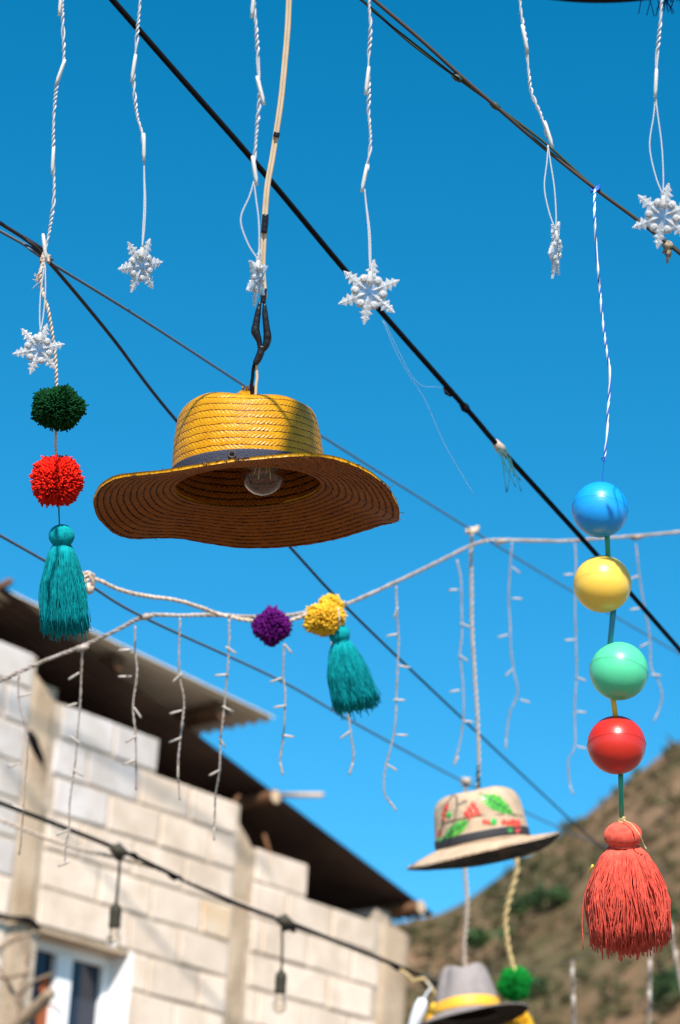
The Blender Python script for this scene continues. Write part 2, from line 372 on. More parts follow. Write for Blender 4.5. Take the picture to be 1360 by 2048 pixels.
mb = MB(); rg = np.random.default_rng(11)
for i in range(2700):
    a = rg.uniform(0.05, 0.795); b = rg.uniform(0.5, 0.83)
    p = HILL[int(a * 119), int(b * 219)] + rg.uniform(-0.6, 0.6, 3) * np.array([1, 1, 0])
    s = rg.uniform(0.35, 1.1) * (1.4 if rg.random() < 0.15 else 1)
    leaf_clump(mb, p, s, s * 1.2, 22, rg, 0.36 * s)
o = mb.build('hillside_scrub', M['scrub'], smooth=False); o['kind'] = 'stuff'; o['label'] = 'dry olive scrub covering the brown mountain slope'; o['category'] = 'scrub'
BUSH = [(951, 1900, 2.1, 'small dark green bush on the slope above the grey felt hat'), (1083, 1826, 2.4, 'dark green bush on the slope beside the golden twine'),
        (1038, 1838, 1.8, 'bluish dark bush on the slope just right of the golden twine'), (1140, 1690, 2.2, 'green bush on the ridge right of the painted hat'),
        (1285, 1590, 2.4, 'dark bush on the ridge right of the red ball'), (1345, 2010, 2.6, 'dark green bush at the bottom right edge of the slope'),
        (1120, 1815, 1.9, 'green bush on the slope left of the coral tassel head'), (1328, 1860, 1.8, 'dark bush on the slope right of the coral tassel'),
        (1010, 1890, 1.5, 'faint olive bush on the slope below the painted hat'), (1085, 1990, 1.6, 'low bush on the slope right of the bright green pompom')]
def hill_hit(x, y):
    Q = HILL.reshape(-1, 3); r = P(x, y, 1) - CAM; r = r / np.linalg.norm(r)
    v = Q - CAM; t = v @ r; dist = np.linalg.norm(v - t[:, None] * r, axis=1) + 1e6 * (t < 0); return Q[np.argmin(dist)]
for (x, y, s, lab) in BUSH:
    p = hill_hit(x, y); root = thing('hillside_bush', lab, 'bush', p, 'bushes on the mountain slope')
    mb = MB(); leaf_clump(mb, p, s * 0.8, s * 1.25, 420, rg, 0.2 * s); mb.build('crown', M['bush'], root, smooth=False)
    MB().tube([p + np.array([0, 0, -0.5]), p + np.array([0.05, 0, s * 0.7])], [0.12 * s, 0.04 * s], 6).build('trunk', M['twig'], root)

# ------------------------------------------------------------------ block house
AL, WD, Z0, Z1 = 0.7135, 9.0825, 2.8389, 3.2226
WDIR = np.array([math.sin(AL), math.cos(AL), 0]); WN = np.array([math.cos(AL), -math.sin(AL), 0]); UP = np.array([0, 0, 1.0])
def Wp(u, z, o=0.0): return np.array([0, 0, CAMZ]) + WDIR * u + WN * (o - WD) + UP * z      # z above the camera
def Wh(x, y, o=0.0):
    r = P(x, y, 1) - CAM; t = (o - WD) / r.dot(WN); q = r * t; return q.dot(WDIR), q[2]

def house():
    base = Wp(9.5, -CAMZ, -2)
    H = thing('block_house', 'unfinished pale concrete block house with rusty tin roof and white window', 'house', base)
    rg = random.Random(5)
    # mortar core behind the blocks: (u0, u1, bottom, top)
    def wbox(mb, u0, u1, z0, z1, o0, o1):
        mb.box(Wp((u0 + u1) / 2, (z0 + z1) / 2, (o0 + o1) / 2), WDIR * (u1 - u0) / 2, WN * (o1 - o0) / 2, UP * (z1 - z0) / 2)
    G = -CAMZ
    uc1a, uc1b, uc2a, uc2b, uc3a, uc3b = 8.11, 8.31, 9.755, 9.925, 11.07, 11.35
    wu0, wu1, wz1, wz0 = 8.33, 9.0, Z0 - 0.2, Z0 - 1.45
    core = MB()
    for (a, b, z0, z1) in [(4.5, uc1a + 0.02, G, Z0 + 1.19), (uc1b - 0.02, wu0, G, wz1), (wu0, wu1, G, wz0), (wu1, uc2a + 0.02, G, wz1),
                           (uc1b - 0.02, uc2a + 0.02, wz1, Z0 + 0.79), (uc1b - 0.02, 9.08, Z0 + 0.79, Z0 + 0.99),
                           (uc2b - 0.02, uc3a + 0.02, G, Z1 - 0.01), (uc2b - 0.02, 10.38, Z1 - 0.01, Z1 + 0.19)]:
        wbox(core, a, b, z0, z1, -0.14, -0.005)
    core_o = core.build('wall', M['mortar'], H, smooth=False)
    # blocks
    vars_ = []
    def block_mesh(w, h, name):
        mb = MB(); c = 0.007; d = 0.07
        w2, h2 = w / 2, h / 2
        ring = lambda a, b, z: [(-a + rg.uniform(-.006, .006), z, -b + rg.uniform(-.006, .006)), (a + rg.uniform(-.006, .006), z, -b + rg.uniform(-.006, .006)), (a + rg.uniform(-.006, .006), z, b + rg.uniform(-.006, .006)), (-a + rg.uniform(-.006, .006), z, b + rg.uniform(-.006, .006))]
        V = ring(w2, h2, 0.03) + ring(w2, h2, 0.0) + ring(w2 - c, h2 - c, -0.005)
        F = [(i + 4 * k, (i + 1) % 4 + 4 * k, (i + 1) % 4 + 4 * k + 4, i + 4 * k + 4) for k in range(2) for i in range(4)] + [(8, 9, 10, 11), (3, 2, 1, 0)]
        mb.add(V, F); me = mb.build(name, M['block'], None, smooth=False, origin=(0, 0, 0)); m2 = me.data; bpy.data.objects.remove(me); return m2
    cache = {}
    R = Matrix(((WDIR[0], -WN[0], 0), (WDIR[1], -WN[1], 0), (0, 0, 1))).to_4x4()
    def put(u0, u1, z0, z1, m=None):
        w = round(u1 - u0 - 0.016, 2); k = (w, rg.randrange(3))
        if w < 0.05: return
        if k not in cache: cache[k] = block_mesh(w, 0.184, 'block')
        c = Wp((u0 + u1) / 2, (z0 + z1) / 2, rg.uniform(-0.004, 0.004)) - base
        o = inst(cache[k], 'block', core_o, Matrix.Translation(Vector(c)) @ R @ Matrix.Rotation(rg.uniform(-.008, .008), 4, 'Y'))
        if not m and ((u1 < 9.12 and z1 > Z0 + 0.55 and not (u0 > 8.9 and z1 < Z0 + 0.65)) or (u1 < 8.12 and z1 > Z0 + 0.1 and z1 < Z0 + 0.95)): m = M['pale_block']
        if m:
            o.data = o.data.copy(); o.data.materials[0] = m
        return o
    def course(u0, u1, ztop, ref, skip=None):
        a = ref - math.ceil((ref - u0) / 0.4) * 0.4
        while a < u1:
            s, e = max(a, u0), min(a + 0.4, u1)
            if e - s > 0.06 and not (skip and skip(s, e)): put(s, e, ztop - 0.2, ztop)
            a += 0.4
    for k in range(-6, 8):
        if True: course(7.0, uc1a, Z0 - 0.2 * k, 7.93 if k % 2 else 8.12)
        zt = Z0 - 0.2 * k
        if k < -5: continue
        u0, u1 = uc1b, uc2a
        if k == -5: u1 = 9.085
        if k == 0: put(uc1b, 8.98, zt - 0.2, zt); u0 = 8.98          # lintel course
        if k >= 1: u0 = wu1
        if k == 0:
            put(8.98, 9.36, zt - 0.2, zt); put(9.36, uc2a, zt - 0.2, zt)
        elif k == -1:
            put(uc1b, 8.72, zt - 0.2, zt); put(8.72, 9.12, zt - 0.2, zt); put(9.12, 9.52, zt - 0.2, zt); put(9.52, uc2a, zt - 0.2, zt, M['ochre_block'])
        else: course(u0, u1, zt, 9.14 if k % 2 else 9.36)
    for k in range(-1, 9):
        zt = Z1 - 0.2 * k
        course(uc2b, 10.385 if k == -1 else uc3a, zt, 10.42 if k % 2 else 10.22)
    for (u, z) in [(8.42, Z0 + 1.12), (8.98, Z0 + 0.92), (9.70, Z0 + 0.66)]:      # blocks of the inner wall in the dark gap
        c = Wp(u, z, -0.35) - base; inst(cache[(0.38, 0)] if (0.38, 0) in cache else list(cache.values())[0], 'block', core_o, Matrix.Translation(Vector(c)) @ R)
    # cast columns with uneven edges
    def column(u0, u1, top_l, top_r, o1):
        mb = MB(); n = 46; nv = 9; V = []
        for i in range(n):
            t = i / (n - 1)
            for j in range(nv):
                s = j / (nv - 1); zt = top_l + (top_r - top_l) * s - 0.05 * max(0, (s - 0.6)) ; z = -0.2 + (zt + 0.2) * t
                e = 0.016 * (fbm(np.array(z * 9.0), np.array(u0 * 7 + j), 4)) if j in (0, nv - 1) else 0
                V.append(Wp(u0 + (u1 - u0) * s + e, z, o1 + 0.007 * fbm(np.array(z * 11.0), np.array(s * 4 + u0), 9) - (0.02 if j in (0, nv - 1) else 0)))
        mb.grid(np.array(V), n, nv)
        wbox(mb, u0 + 0.01, u1 - 0.01, G, min(top_l, top_r) - 0.04, -0.2, o1 - 0.03)
        return mb.build('column', M['column'], H)
    column(uc1a, uc1b, Z0 + 1.11, Z0 + 0.98, -0.002); column(uc2a, uc2b, Z0 + 0.70, Z0 + 0.58, -0.012); column(uc3a, uc3b, Z1 - 0.0, Z1 - 0.02, 0.012)
    (ua_, za_), (ub_, zb_) = Wh(390, 1465, -0.02), Wh(870, 1830, -0.02); SL = (zb_ - za_) / (ub_ - ua_)
    zt = lambda u: za_ + SL * (u - ua_)
    # other walls of the house, closed so that the roof space stays dark
    mb = MB(); L = 5.0
    for (u0, u1, o0, o1) in [(4.5, 4.64, -L, -0.15), (11.2, 11.34, -L, -0.15)]: wbox(mb, u0, u1, G, zt((u0 + u1) / 2) - 0.12, o0, o1)
    for i in range(8):
        a = 4.5 + i * 6.84 / 8; b = a + 6.84 / 8; wbox(mb, a, b, G, zt(b) - 0.1, -L - 0.15, -L)
    mb.build('rear_wall', M['mortar'], H, smooth=False)
    # window
    Wn = MB(); o = -0.17
    def fr(a, b, c, d): wbox(Wn, a, b, c, d, o - 0.03, o + 0.03)
    fr(wu0, wu0 + 0.075, wz0, wz1); fr(wu1 - 0.05, wu1, wz0, wz1); fr(wu0 + 0.075, wu1 - 0.05, wz1 - 0.075, wz1); fr(wu0 + 0.075, wu1 - 0.05, wz0, wz0 + 0.06)
    win = Wn.build('window', M['white_frame'], H, smooth=False)
    mb = MB(); wbox(mb, wu0 + 0.27, wu0 + 0.38, wz0 + 0.06, wz1 - 0.075, o - 0.02, o + 0.042); mb.build('mullion', M['white_frame'], win, smooth=False)
    for (a, b) in [(wu0 + 0.075, wu0 + 0.27), (wu0 + 0.38, wu1 - 0.05)]:
        mb = MB(); wbox(mb, a, b, wz0 + 0.06, wz1 - 0.075, o - 0.012, o - 0.004); mb.build('pane', M['pane'], win, smooth=False)
    mb = MB(); wbox(mb, wu0 + 0.20, wu0 + 0.268, wz0 + 0.06, wz1 - 0.2, o - 0.003, o + 0.004); mb.build('curtain_edge', M['curtain'], win, smooth=False)
    mb = MB(); wbox(mb, wu1 - 0.012, wu1 + 0.02, wz0, wz1 - 0.002, -0.139, 0.004); mb.build('reveal', M['plaster'], win, smooth=False)
    mb = MB(); wbox(mb, wu0 - 0.1, wu1 + 0.1, wz0 - 0.08, wz0 - 0.002, -0.2, 0.03); mb.build('sill', M['plaster'], win, smooth=False)
    mb = MB(); wbox(mb, wu0 - 0.02, wu1 + 0.02, wz1 - 0.025, wz1 - 0.004, -0.2, -0.001); mb.build('lintel', M['column'], win, smooth=False)
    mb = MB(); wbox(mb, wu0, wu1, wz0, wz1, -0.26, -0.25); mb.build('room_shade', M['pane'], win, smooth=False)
    # roof sheets
    def sheet(name, m, P0, du, dv, lu, lv, pitch=0.076, amp=0.009, thick=0.0015, parent=H):
        nw = max(4, int(lv / pitch * 6)); nl = max(2, int(lu / 0.6) + 1); V = []; nn = unit(np.cross(du, dv)); nn = nn if nn[2] > 0 else -nn
        for i in range(nl):
            for j in range(nw + 1):
                v = lv * j / nw; V.append(P0 + du * lu * i / (nl - 1) + dv * v + nn * amp * math.sin(2 * math.pi * v / pitch))
        V = np.array(V); mb = MB(); mb.grid(V, nl, nw + 1); mb.grid(V + nn * thick, nl, nw + 1, flip=True); return mb.build(name, m, parent)
    sd = unit(WDIR + SL * UP)
    u0 = 4.3
    for i in range(7):                                          # lower, dark sheets, each running down the slope
        p0 = Wp(u0, zt(u0) + (0.003 if i % 2 else 0), -0.02 - 0.80 * i)
        sheet('roof_sheet', M['roof'], p0, sd, -WN, (ub_ - u0) / sd.dot(WDIR), 0.82)
    # pale skewed sheet sticking out past the verge
    a = Wp(*Wh(0, 1176, -0.03), -0.03); b = Wp(*Wh(550, 1437, -0.03), -0.03)
    du = unit(b - a); st = a - du * 2.0
    for i in range(5): sheet('pale_roof_sheet', M['roof_pale'], st - WN * 0.80 * i + UP * (0.003 * (i % 2)), du, -WN, np.linalg.norm(b - st), 0.82, 0.09, 0.016)
    # purlin ends
    pz = lambda u: np.interp(u, [a.dot(WDIR), b.dot(WDIR)], [a[2] - CAMZ, b[2] - CAMZ])
    for (x, y, o1, r) in [(240, 1312, -0.10, 0.05), (447, 1412, -0.10, 0.055), (552, 1606, 0.035, 0.04), (843, 1817, 0.035, 0.042)]:
        u, z = Wh(x, y, o1)
        zc = (pz(u) if x < 500 else zt(u)) - 0.012 - r
        mb = MB(); n = 14; pr = []
        q = [Wp(u, zc, t) for t in np.linspace(-4.9, o1, 12)]
        q = [p + 0.006 * np.array([0, 0, math.sin(i * 2.1 + u)]) for i, p in enumerate(q)]
        pu = mb.tube(q, [r * (1 + 0.06 * math.sin(i * 1.7)) for i in range(12)], 12, caps=False).build('purlin', M['timber'], H)
        MB().lathe([(r * 0.99, -0.01), (r * 0.97, 0.0), (r * 0.5, 0.003), (0.001, 0.003)], 12, np.array([[*np.append(WDIR, 0)], [0, 0, 0, 0], [0, 0, 0, 0], [0, 0, 0, 1]]) if False else
                   np.column_stack([np.append(WDIR, 0), np.append(UP, 0), np.append(WN, 0), np.append(Wp(u, zc, o1), 1)])).build('sawn_end', M['timber_end'] if x > 500 else M['timber'], pu, smooth=False)
    # reinforcing bars standing out of the wall top and a loose stick at the verge
    for (x0, y0, x1, y1, o) in [(540, 1708, 528, 1668, -0.05), (452, 1625, 478, 1592, -0.08)]:
        ua, za = Wh(x0, y0, o); ub, zb = Wh(x1, y1, o)
        MB().tube([Wp(ua, za - 0.15, o), Wp(ua, za, o), Wp(ub, zb, o)], 0.012, 6).build('rebar', M['timber'], H)
    ua, za = Wh(560, 1590, -0.1); ub, zb = Wh(645, 1590, 0.3)
    MB().tube([Wp(ua, za, -0.1), Wp(ub, zb, 0.3)], 0.014, 6).build('verge_stick', M['timber_end'], H)
    ua, za = Wh(-10, 1178, -0.05); ub, zb = Wh(20, 1163, 0.1)
    MB().tube([Wp(ua - 0.2, za - 0.03, -0.2), Wp(ua, za, -0.05), Wp(ub, zb, 0.1)], 0.02, 7).build('roof_pole', M['timber'], H)
    MB().tube(catmull([Wp(*Wh(x, y, 0.012), 0.012) for x, y in [(58, 1462), (65, 1478), (73, 1498), (82, 1515), (86, 1528)]], 5), np.interp(np.linspace(0, 1, 21), [0, 0.25, 0.6, 1], [0.012, 0.026, 0.02, 0.006]), 8).build('dark_streak', M['black'], H)  # tapered black tube for the dark mark on the left column
    return H
house()

# ------------------------------------------------------------------ overhead cables
def cable(name, label, pts, r, m, extend=0.6, cat='cable', n=7, wob=0.0):
    q = PP(pts); q = [q[0] + unit(q[0] - q[1]) * extend] + q + [q[-1] + unit(q[-1] - q[-2]) * extend]
    q = catmull(q, 10)
    if wob: q = [p + wob * np.array([math.sin(i * 1.3), math.cos(i * 0.9), math.sin(i * 2.2 + 1)]) for i, p in enumerate(q)]
    root = thing(name, label, cat, q[len(q) // 2]); MB().tube(q, r, n).build('conductor', m, root); return root

ca = cable('power_cable', 'thick black cable crossing the sky from top left to lower right', [(225, 0, 3.25), (510, 325, 3.4), (700, 552, 3.55), (935, 820, 3.75), (1000, 896, 3.85), (1190, 1106, 4.1), (1360, 1300, 4.4)], 0.0043, M['black'], 1.5)
MB().tube(PP([(697, 549, 3.548), (712, 566, 3.56), (722, 577, 3.57)]), [0.0058, 0.0062, 0.005], 8).build('tape_wrap', M['brownwire'], ca)
for (x, y, d) in [(897, 782, 3.72), (930, 815, 3.745)]:
    MB().tube(PP([(x - 8, y - 9, d), (x, y, d), (x + 8, y + 9, d)]), [0.004, 0.0075, 0.004], 7).build('wire_tie', M['black'], ca)
mb = MB(); rg2 = np.random.default_rng(4)
for i in range(9):
    a = P(998 + rg2.uniform(-6, 14), 893 + rg2.uniform(-4, 12), 3.84)
    mb.tube(catmull([a, P(1008 + rg2.uniform(-14, 14), 925 + rg2.uniform(-10, 12), 3.84), P(1022 + rg2.uniform(-18, 22), 955 + rg2.uniform(-22, 32), 3.84)], 5), 0.0007, 4)
mb.build('frayed_twine', mat('green_blue_twine', (0.03, 0.16, 0.17), 0.8), ca)
MB().tube(PP([(990, 884, 3.838), (1000, 896, 3.85), (1010, 908, 3.865)]), [0.006, 0.0085, 0.006], 7).build('twine_knot', M['twine'], ca)

cb = thing('twin_wire', 'pair of green and brown wires twisted together, crossing the top right', 'wire', P(1000, 210, 3.0))
MB().tube(catmull(PP([(640, -60, 2.9), (725, 2, 2.92), (820, 85, 2.94), (915, 156, 2.96), (985, 207, 2.98), (1090, 286, 3.0), (1190, 376, 3.02), (1275, 438, 3.04), (1360, 503, 3.06), (1450, 575, 3.1)]), 8), 0.0019, 6).build('green_strand', M['greenwire'], cb)
MB().tube(catmull(PP([(660, -75, 2.9), (748, 0, 2.92), (840, 78, 2.94), (925, 155, 2.958), (985, 207, 2.972), (1085, 293, 3.003), (1190, 377, 3.014), (1275, 440, 3.036), (1360, 507, 3.056), (1450, 580, 3.1)]), 8), 0.0024, 6).build('brown_strand', M['brownwire'], cb)
MB().tube(catmull(PP([(740, 18, 2.915), (830, 88, 2.932), (918, 158, 2.952)]), 8), 0.0012, 5).build('loose_strand', M['black'], cb)
for (x, y, d) in [(914, 155, 2.957), (990, 211, 2.977)]:
    MB().tube(PP([(x - 9, y - 6, d), (x, y, d), (x + 9, y + 7, d)]), [0.003, 0.0048, 0.003], 7).build('wire_joint', M['greenwire'], cb)
mb = MB(); c0 = P(1335, 490, 3.05)
mb.ball(c0, 0.0075, 0.006, 0.006, 10, 7)
for q in [(1330, 510), (1334, 527), (1325, 506), (1340, 515)]: mb.tube(PP([(1335, 492, 3.05), ((1335 + q[0]) / 2 + 2, (490 + q[1]) / 2, 3.05), (q[0], q[1], 3.05)]), [0.004, 0.003, 0.0012], 5)
mb.build('dried_knot', mat('dried_knot', (0.10, 0.075, 0.055), 0.9, noise=200, col2=(0.4, 0.3, 0.2)), cb)

cable('telephone_wire', 'dark grey wire running behind the yellow hat from the left knot', [(0, 446, 3.05), (45, 474, 3.08), (92, 517, 3.12), (220, 670, 3.4), (350, 838, 3.75), (590, 1105, 4.15), (690, 1212, 4.4), (880, 1395, 5.2), (1150, 1648, 7.0), (1230, 1715, 7.6)], 0.0026, M['greywire'], 1.0, 'wire')
cable('guy_wire', 'thin blue-grey wire running from the left knot past the painted hat tie', [(0, 462, 3.07), (45, 487, 3.09), (92, 520, 3.125), (280, 636, 3.5), (480, 766, 3.95), (640, 870, 4.4), (943, 1060, 5.3), (1150, 1186, 5.9), (1360, 1308, 6.6)], 0.0021, M['bluegrey'], 1.0, 'wire')
cable('span_wire', 'thin blurred wire sagging low from left edge to the painted hat', [(0, 1071, 3.7), (80, 1116, 3.85), (178, 1170, 4.0), (290, 1236, 4.2), (560, 1361, 4.9), (720, 1452, 5.5), (932, 1566, 7.0), (1110, 1652, 8.2), (1200, 1690, 8.8)], 0.0026, M['bluegrey'], 1.2, 'wire')
cable('slack_thread_line', 'faint thread line crossing the mountain behind the green pompom', [(880, 1952, 7.6), (1000, 1946, 7.6), (1100, 1934, 7.6), (1150, 1918, 7.6), (1230, 1885, 7.7), (1360, 1830, 7.8)], 0.0022, M['brownwire'], 0.1, 'thread')
MB_th = MB(); MB_th.tube(catmull(PP([(765, 640, 3.6), (800, 720, 3.6), (850, 800, 3.62), (890, 890, 3.63), (950, 993, 3.65)]), 8), 0.0003, 4); MB_th.tube(catmull(PP([(768, 642, 3.6), (830, 760, 3.6), (880, 775, 3.62), (900, 790, 3.72)]), 8), 0.00025, 4)
tag(MB_th.build('nylon_thread', mat('clear_nylon', (0.55, 0.65, 0.72), 0.3, trans=0.5), None, origin=P(850, 800, 3.62)), 'nearly invisible nylon thread dangling under the centre snowflake', 'thread')

# ------------------------------------------------------------------ snowflake light strands
FS = 1.0
def flake_meshes():
    """arm: toothed spike with a raised spine; bead; hub.  Unit radius 1."""
    half = [(0.10, 0.0), (0.28, 0.075), (0.40, 0.09), (0.46, 0.235), (0.53, 0.13), (0.57, 0.10), (0.64, 0.215), (0.70, 0.12), (0.74, 0.075), (0.80, 0.15), (0.86, 0.075), (1.0, 0.02)]
    mb = MB(); n = len(half); t = 0.045; h = 0.10
    sp = [(x, 0.0) for x, _ in half]
    V = [(x, 0, h * (1.05 - 0.6 * x)) for x, _ in sp] + [(x, y, t * (1.1 - 0.5 * x)) for x, y in half] + [(x, y, -t * (1.1 - 0.5 * x)) for x, y in half] + [(x, 0, -h * (1.05 - 0.6 * x)) for x, _ in sp]
    V += [(x, -y, z) for (x, y, z) in V[n:3 * n]]
    F = []
    def strip(a, b, fl=False):
        for i in range(n - 1):
            q = (a + i, a + i + 1, b + i + 1, b + i); F.append(q[::-1] if fl else q)
    strip(0, n); strip(n, 2 * n); strip(2 * n, 3 * n); strip(0, 4 * n, True); strip(4 * n, 5 * n, True); strip(5 * n, 3 * n, True)
    F.append((n - 1, 2 * n - 1, 3 * n - 1, 4 * n - 1)); F.append((n - 1, 4 * n - 1, 6 * n - 1, 5 * n - 1))
    mb.add(V, F); o = mb.build('arm', M['clear'], None, smooth=False); arm = o.data; bpy.data.objects.remove(o)
    mb = MB(); mb.ball((0, 0, 0), 0.145, 0.145, 0.09, 14, 9); mb.lathe([(0.105, 0.05), (0.09, 0.10), (0.06, 0.118), (0.02, 0.11)], 9)
    o = mb.build('bead', M['clear'], None); bead = o.data; bpy.data.objects.remove(o)
    mb = MB(); V = []; F = []
    for k in range(12):
        a = k * math.pi / 6; r = 0.36 if k % 2 == 0 else 0.30
        V += [(r * math.cos(a), r * math.sin(a), 0.03), (r * math.cos(a), r * math.sin(a), -0.03)]
    V += [(0, 0, 0.055), (0, 0, -0.055)]
    for k in range(12):
        i, j = 2 * k, 2 * ((k + 1) % 12); F += [(i, j, 24), (j + 1, i + 1, 25), (i, i + 1, j + 1, j)]
    mb.add(V, F); o = mb.build('hub', M['clear_core'], None, smooth=False); hub = o.data; bpy.data.objects.remove(o)
    return arm, bead, hub
ARM, BEAD, HUB = flake_meshes()

def snow_strand(label, path, d, cx, cy, R, yaw, spin, leds, lead_from, loop=0.0, pitch_=0.0):
    """path: photo points of the twisted wire; then two thin leads to the flake at (cx, cy)"""
    c = P(cx, cy, d); root = thing('snowflake_light', label, 'light strand', c, 'snowflake light strands')
    top = path[0]; dx = path[0][0] - path[1][0]
    pts = PP([(top[0] + dx * 0.6 + 3, top[1] - 190, d), (top[0] + dx * 0.4, top[1] - 90, d)] + [(x, y, d) for x, y in path])
    q = catmull(pts, 8)
    MB().twist(q, 0.0012, 0.00108, 0.019, 2, 6, 0.0022, irr=0.9).build('twisted_wire', M['white_wire'], root)
    Rm = R * d / FPX
    # flake basis: local z = facing direction
    face = unit(CAM - c); right = unit(np.cross(np.array([0, 0, 1.0]), face)); upv = np.cross(face, right)
    B = Matrix((right, upv, face)).transposed().to_4x4()
    Mx = B @ Matrix.Rotation(yaw, 4, 'Y') @ Matrix.Rotation(pitch_, 4, 'X') @ Matrix.Rotation(spin, 4, 'Z') @ Matrix.Scale(Rm, 4)
    hub = inst(HUB, 'snowflake', root, Mx)
    for k in range(6):
        inst(ARM, 'arm', hub, Matrix.Rotation(k * math.pi / 3, 4, 'Z'))
        inst(BEAD, 'bead', hub, Matrix.Rotation(k * math.pi / 3 + math.pi / 6, 4, 'Z') @ Matrix.Translation((0.425, 0, 0)))
    # led holder above the hub
    topv = c + upv * Rm * 0.62 + face * 0.004; low = c + upv * Rm * 0.26 + face * 0.005
    MB().tube([topv, topv * 0.7 + low * 0.3, topv * 0.25 + low * 0.75, low], [0.0019, 0.0027, 0.0040, 0.0032], 9).build('led_holder', M['holder'], root)
    s = P(lead_from[0], lead_from[1], d)
    for sgn in (-1, 1):
        mid = s * 0.5 + topv * 0.5 + right * (sgn * 0.0028 + (loop if sgn < 0 else 0)); m1 = s * 0.8 + topv * 0.2 + right * (sgn * 0.001 + (loop * 0.35 if sgn < 0 else 0)); m2 = s * 0.2 + topv * 0.8 + right * (sgn * 0.002 + (loop * 0.6 if sgn < 0 else 0))
        MB().tube(catmull([s, m1, mid, m2, topv], 6), 0.00085, 6).build('lead_wire', M['white_wire'], root)
    for (x, y, ang) in leds:
        a = P(x, y, d) - CF * 0.002; dr = unit(-CU * math.cos(ang) + CX * math.sin(ang)); ln = 0.018
        MB().tube([a - dr * ln, a - dr * ln * 0.7, a + dr * ln * 0.35, a + dr * ln * 0.45, a + dr * ln * 0.8], [0.0015, 0.0022, 0.0023, 0.0017, 0.0017], 8).build('led_bulb', M['clear_led'], root)
    return root
snow_strand('snowflake light strand above the dark green pompom, wire passing the left knot', [(125, 0), (126, 60), (127, 122), (113, 175), (107, 250), (107, 330), (108, 390), (100, 455), (91, 498)], 2.86, 77, 698, 54, 0.25, 0.30, [(120, 148, -0.35), (106, 325, -0.05), (90, 498, 0.12), (121, 8, -0.1)], (91, 512))
snow_strand('snowflake light strand with a slim turned flake, second from the left', [(280, 0), (275, 60), (269, 130), (268, 175), (274, 230), (283, 262), (287, 290)], 2.80, 281, 531, 58, 0.72, 0.20, [(267, 140, -0.15), (288, 298, 0.0)], (288, 318), 0.004)
snow_strand('snowflake light strand in shade beside the beige lamp cord, flake edge-on', [(508, 0), (512, 50), (516, 120), (519, 190), (514, 250), (510, 310), (508, 345)], 2.62, 514, 556, 58, 1.22, 0.45, [(506, 10, -0.1), (522, 185, 0.25), (510, 345, 0.15)], (508, 362), -0.014)
snow_strand('snowflake light strand at the centre with its flake over the black cable', [(738, 0), (741, 60), (737, 120), (738, 180), (737, 220), (741, 280), (735, 330), (730, 355)], 2.76, 738, 584, 66, 0.12, 0.42, [(734, 165, -0.12), (728, 360, -0.2)], (729, 378), 0.004)
snow_strand('snowflake light strand slanting to an edge-on flake left of the blue twine', [(1040, 0), (1046, 50), (1053, 90), (1056, 130), (1063, 185), (1080, 225), (1090, 255), (1094, 275)], 2.82, 1111, 500, 62, 1.36, 0.1, [(1050, 80, 0.2), (1098, 272, 0.3)], (1096, 290), -0.006)
snow_strand('snowflake light strand at the right edge, flake over the twin wires', [(1323, 0), (1321, 40), (1316, 90), (1313, 130), (1310, 165)], 2.74, 1326, 432, 66, -0.2, 0.35, [(1311, 170, -0.05)], (1311, 192), -0.008)
# carrier wire that the strands hang from, above the frame
cable('carrier_wire', 'white carrier wire holding the snowflake strands above the frame', [(-200, -190, 2.9), (125, -190, 2.86), (280, -192, 2.82), (510, -192, 2.84), (740, -190, 2.78), (1040, -192, 2.80), (1325, -190, 2.74), (1600, -195, 2.7)], 0.0025, M['white_wire'], 0.3, 'wire')

# ------------------------------------------------------------------ pompoms and tassels
def pompom(name, m, root, c, rx, ry, rz, n=1700, fr=0.0011, seed=1, tuft=0.1):
    """c: centre, radii along camera right, depth and up; cut yarn ends standing out all round"""
    r = np.random.default_rng(seed); k = np.arange(n) + 0.5
    ph = np.arccos(1 - 2 * k / n); th = math.pi * (1 + 5 ** 0.5) * k
    d = np.stack([np.sin(ph) * np.cos(th), np.sin(ph) * np.sin(th), np.cos(ph)], 1) + r.normal(size=(n, 3)) * 0.15
    d /= np.linalg.norm(d, axis=1)[:, None]
    lob = 1 + tuft * np.sin(d[:, 0] * 5 + seed) * np.cos(d[:, 2] * 4 + seed * 2) + r.normal(size=n) * 0.05 + (r.random(n) < 0.02) * 0.12
    ax = np.stack([CX, unit(np.cross(CU, CX)), CU]); S = np.diag([rx, ry, rz])
    tip = (d * lob[:, None]) @ S @ ax; root_ = (d * 0.35) @ S @ ax
    side = np.cross(d @ ax, r.normal(size=(n, 3))); side /= np.linalg.norm(side, axis=1)[:, None]
    mid = tip * 0.72 + root_ * 0.28 + side * rx * r.uniform(-0.06, 0.06, n)[:, None]
    tip = tip + side * rx * r.uniform(-0.08, 0.08, n)[:, None]
    s2 = np.cross(side, d @ ax); V = np.zeros((n, 9, 3))
    for j in range(3):
        a = j * 2.0944; o = side * math.cos(a) + s2 * math.sin(a)
        V[:, j] = root_ + o * fr * 0.7; V[:, 3 + j] = mid + o * fr; V[:, 6 + j] = tip + o * fr * 1.15
    F = []
    for i in range(n):
        b = i * 9
        for q in (0, 3):
            for j in range(3): F.append((b + q + j, b + q + (j + 1) % 3, b + q + 3 + (j + 1) % 3, b + q + 3 + j))
        F.append((b + 6, b + 7, b + 8))
    mb = MB(); mb.add(V.reshape(-1, 3) + c, F)
    core = MB(); core.ball((0, 0, 0), 0.62, 0.62, 0.62, 16, 10); mb.add((core.v[0] @ S @ ax) + c, core.f)
    return mb.build(name, m, root)

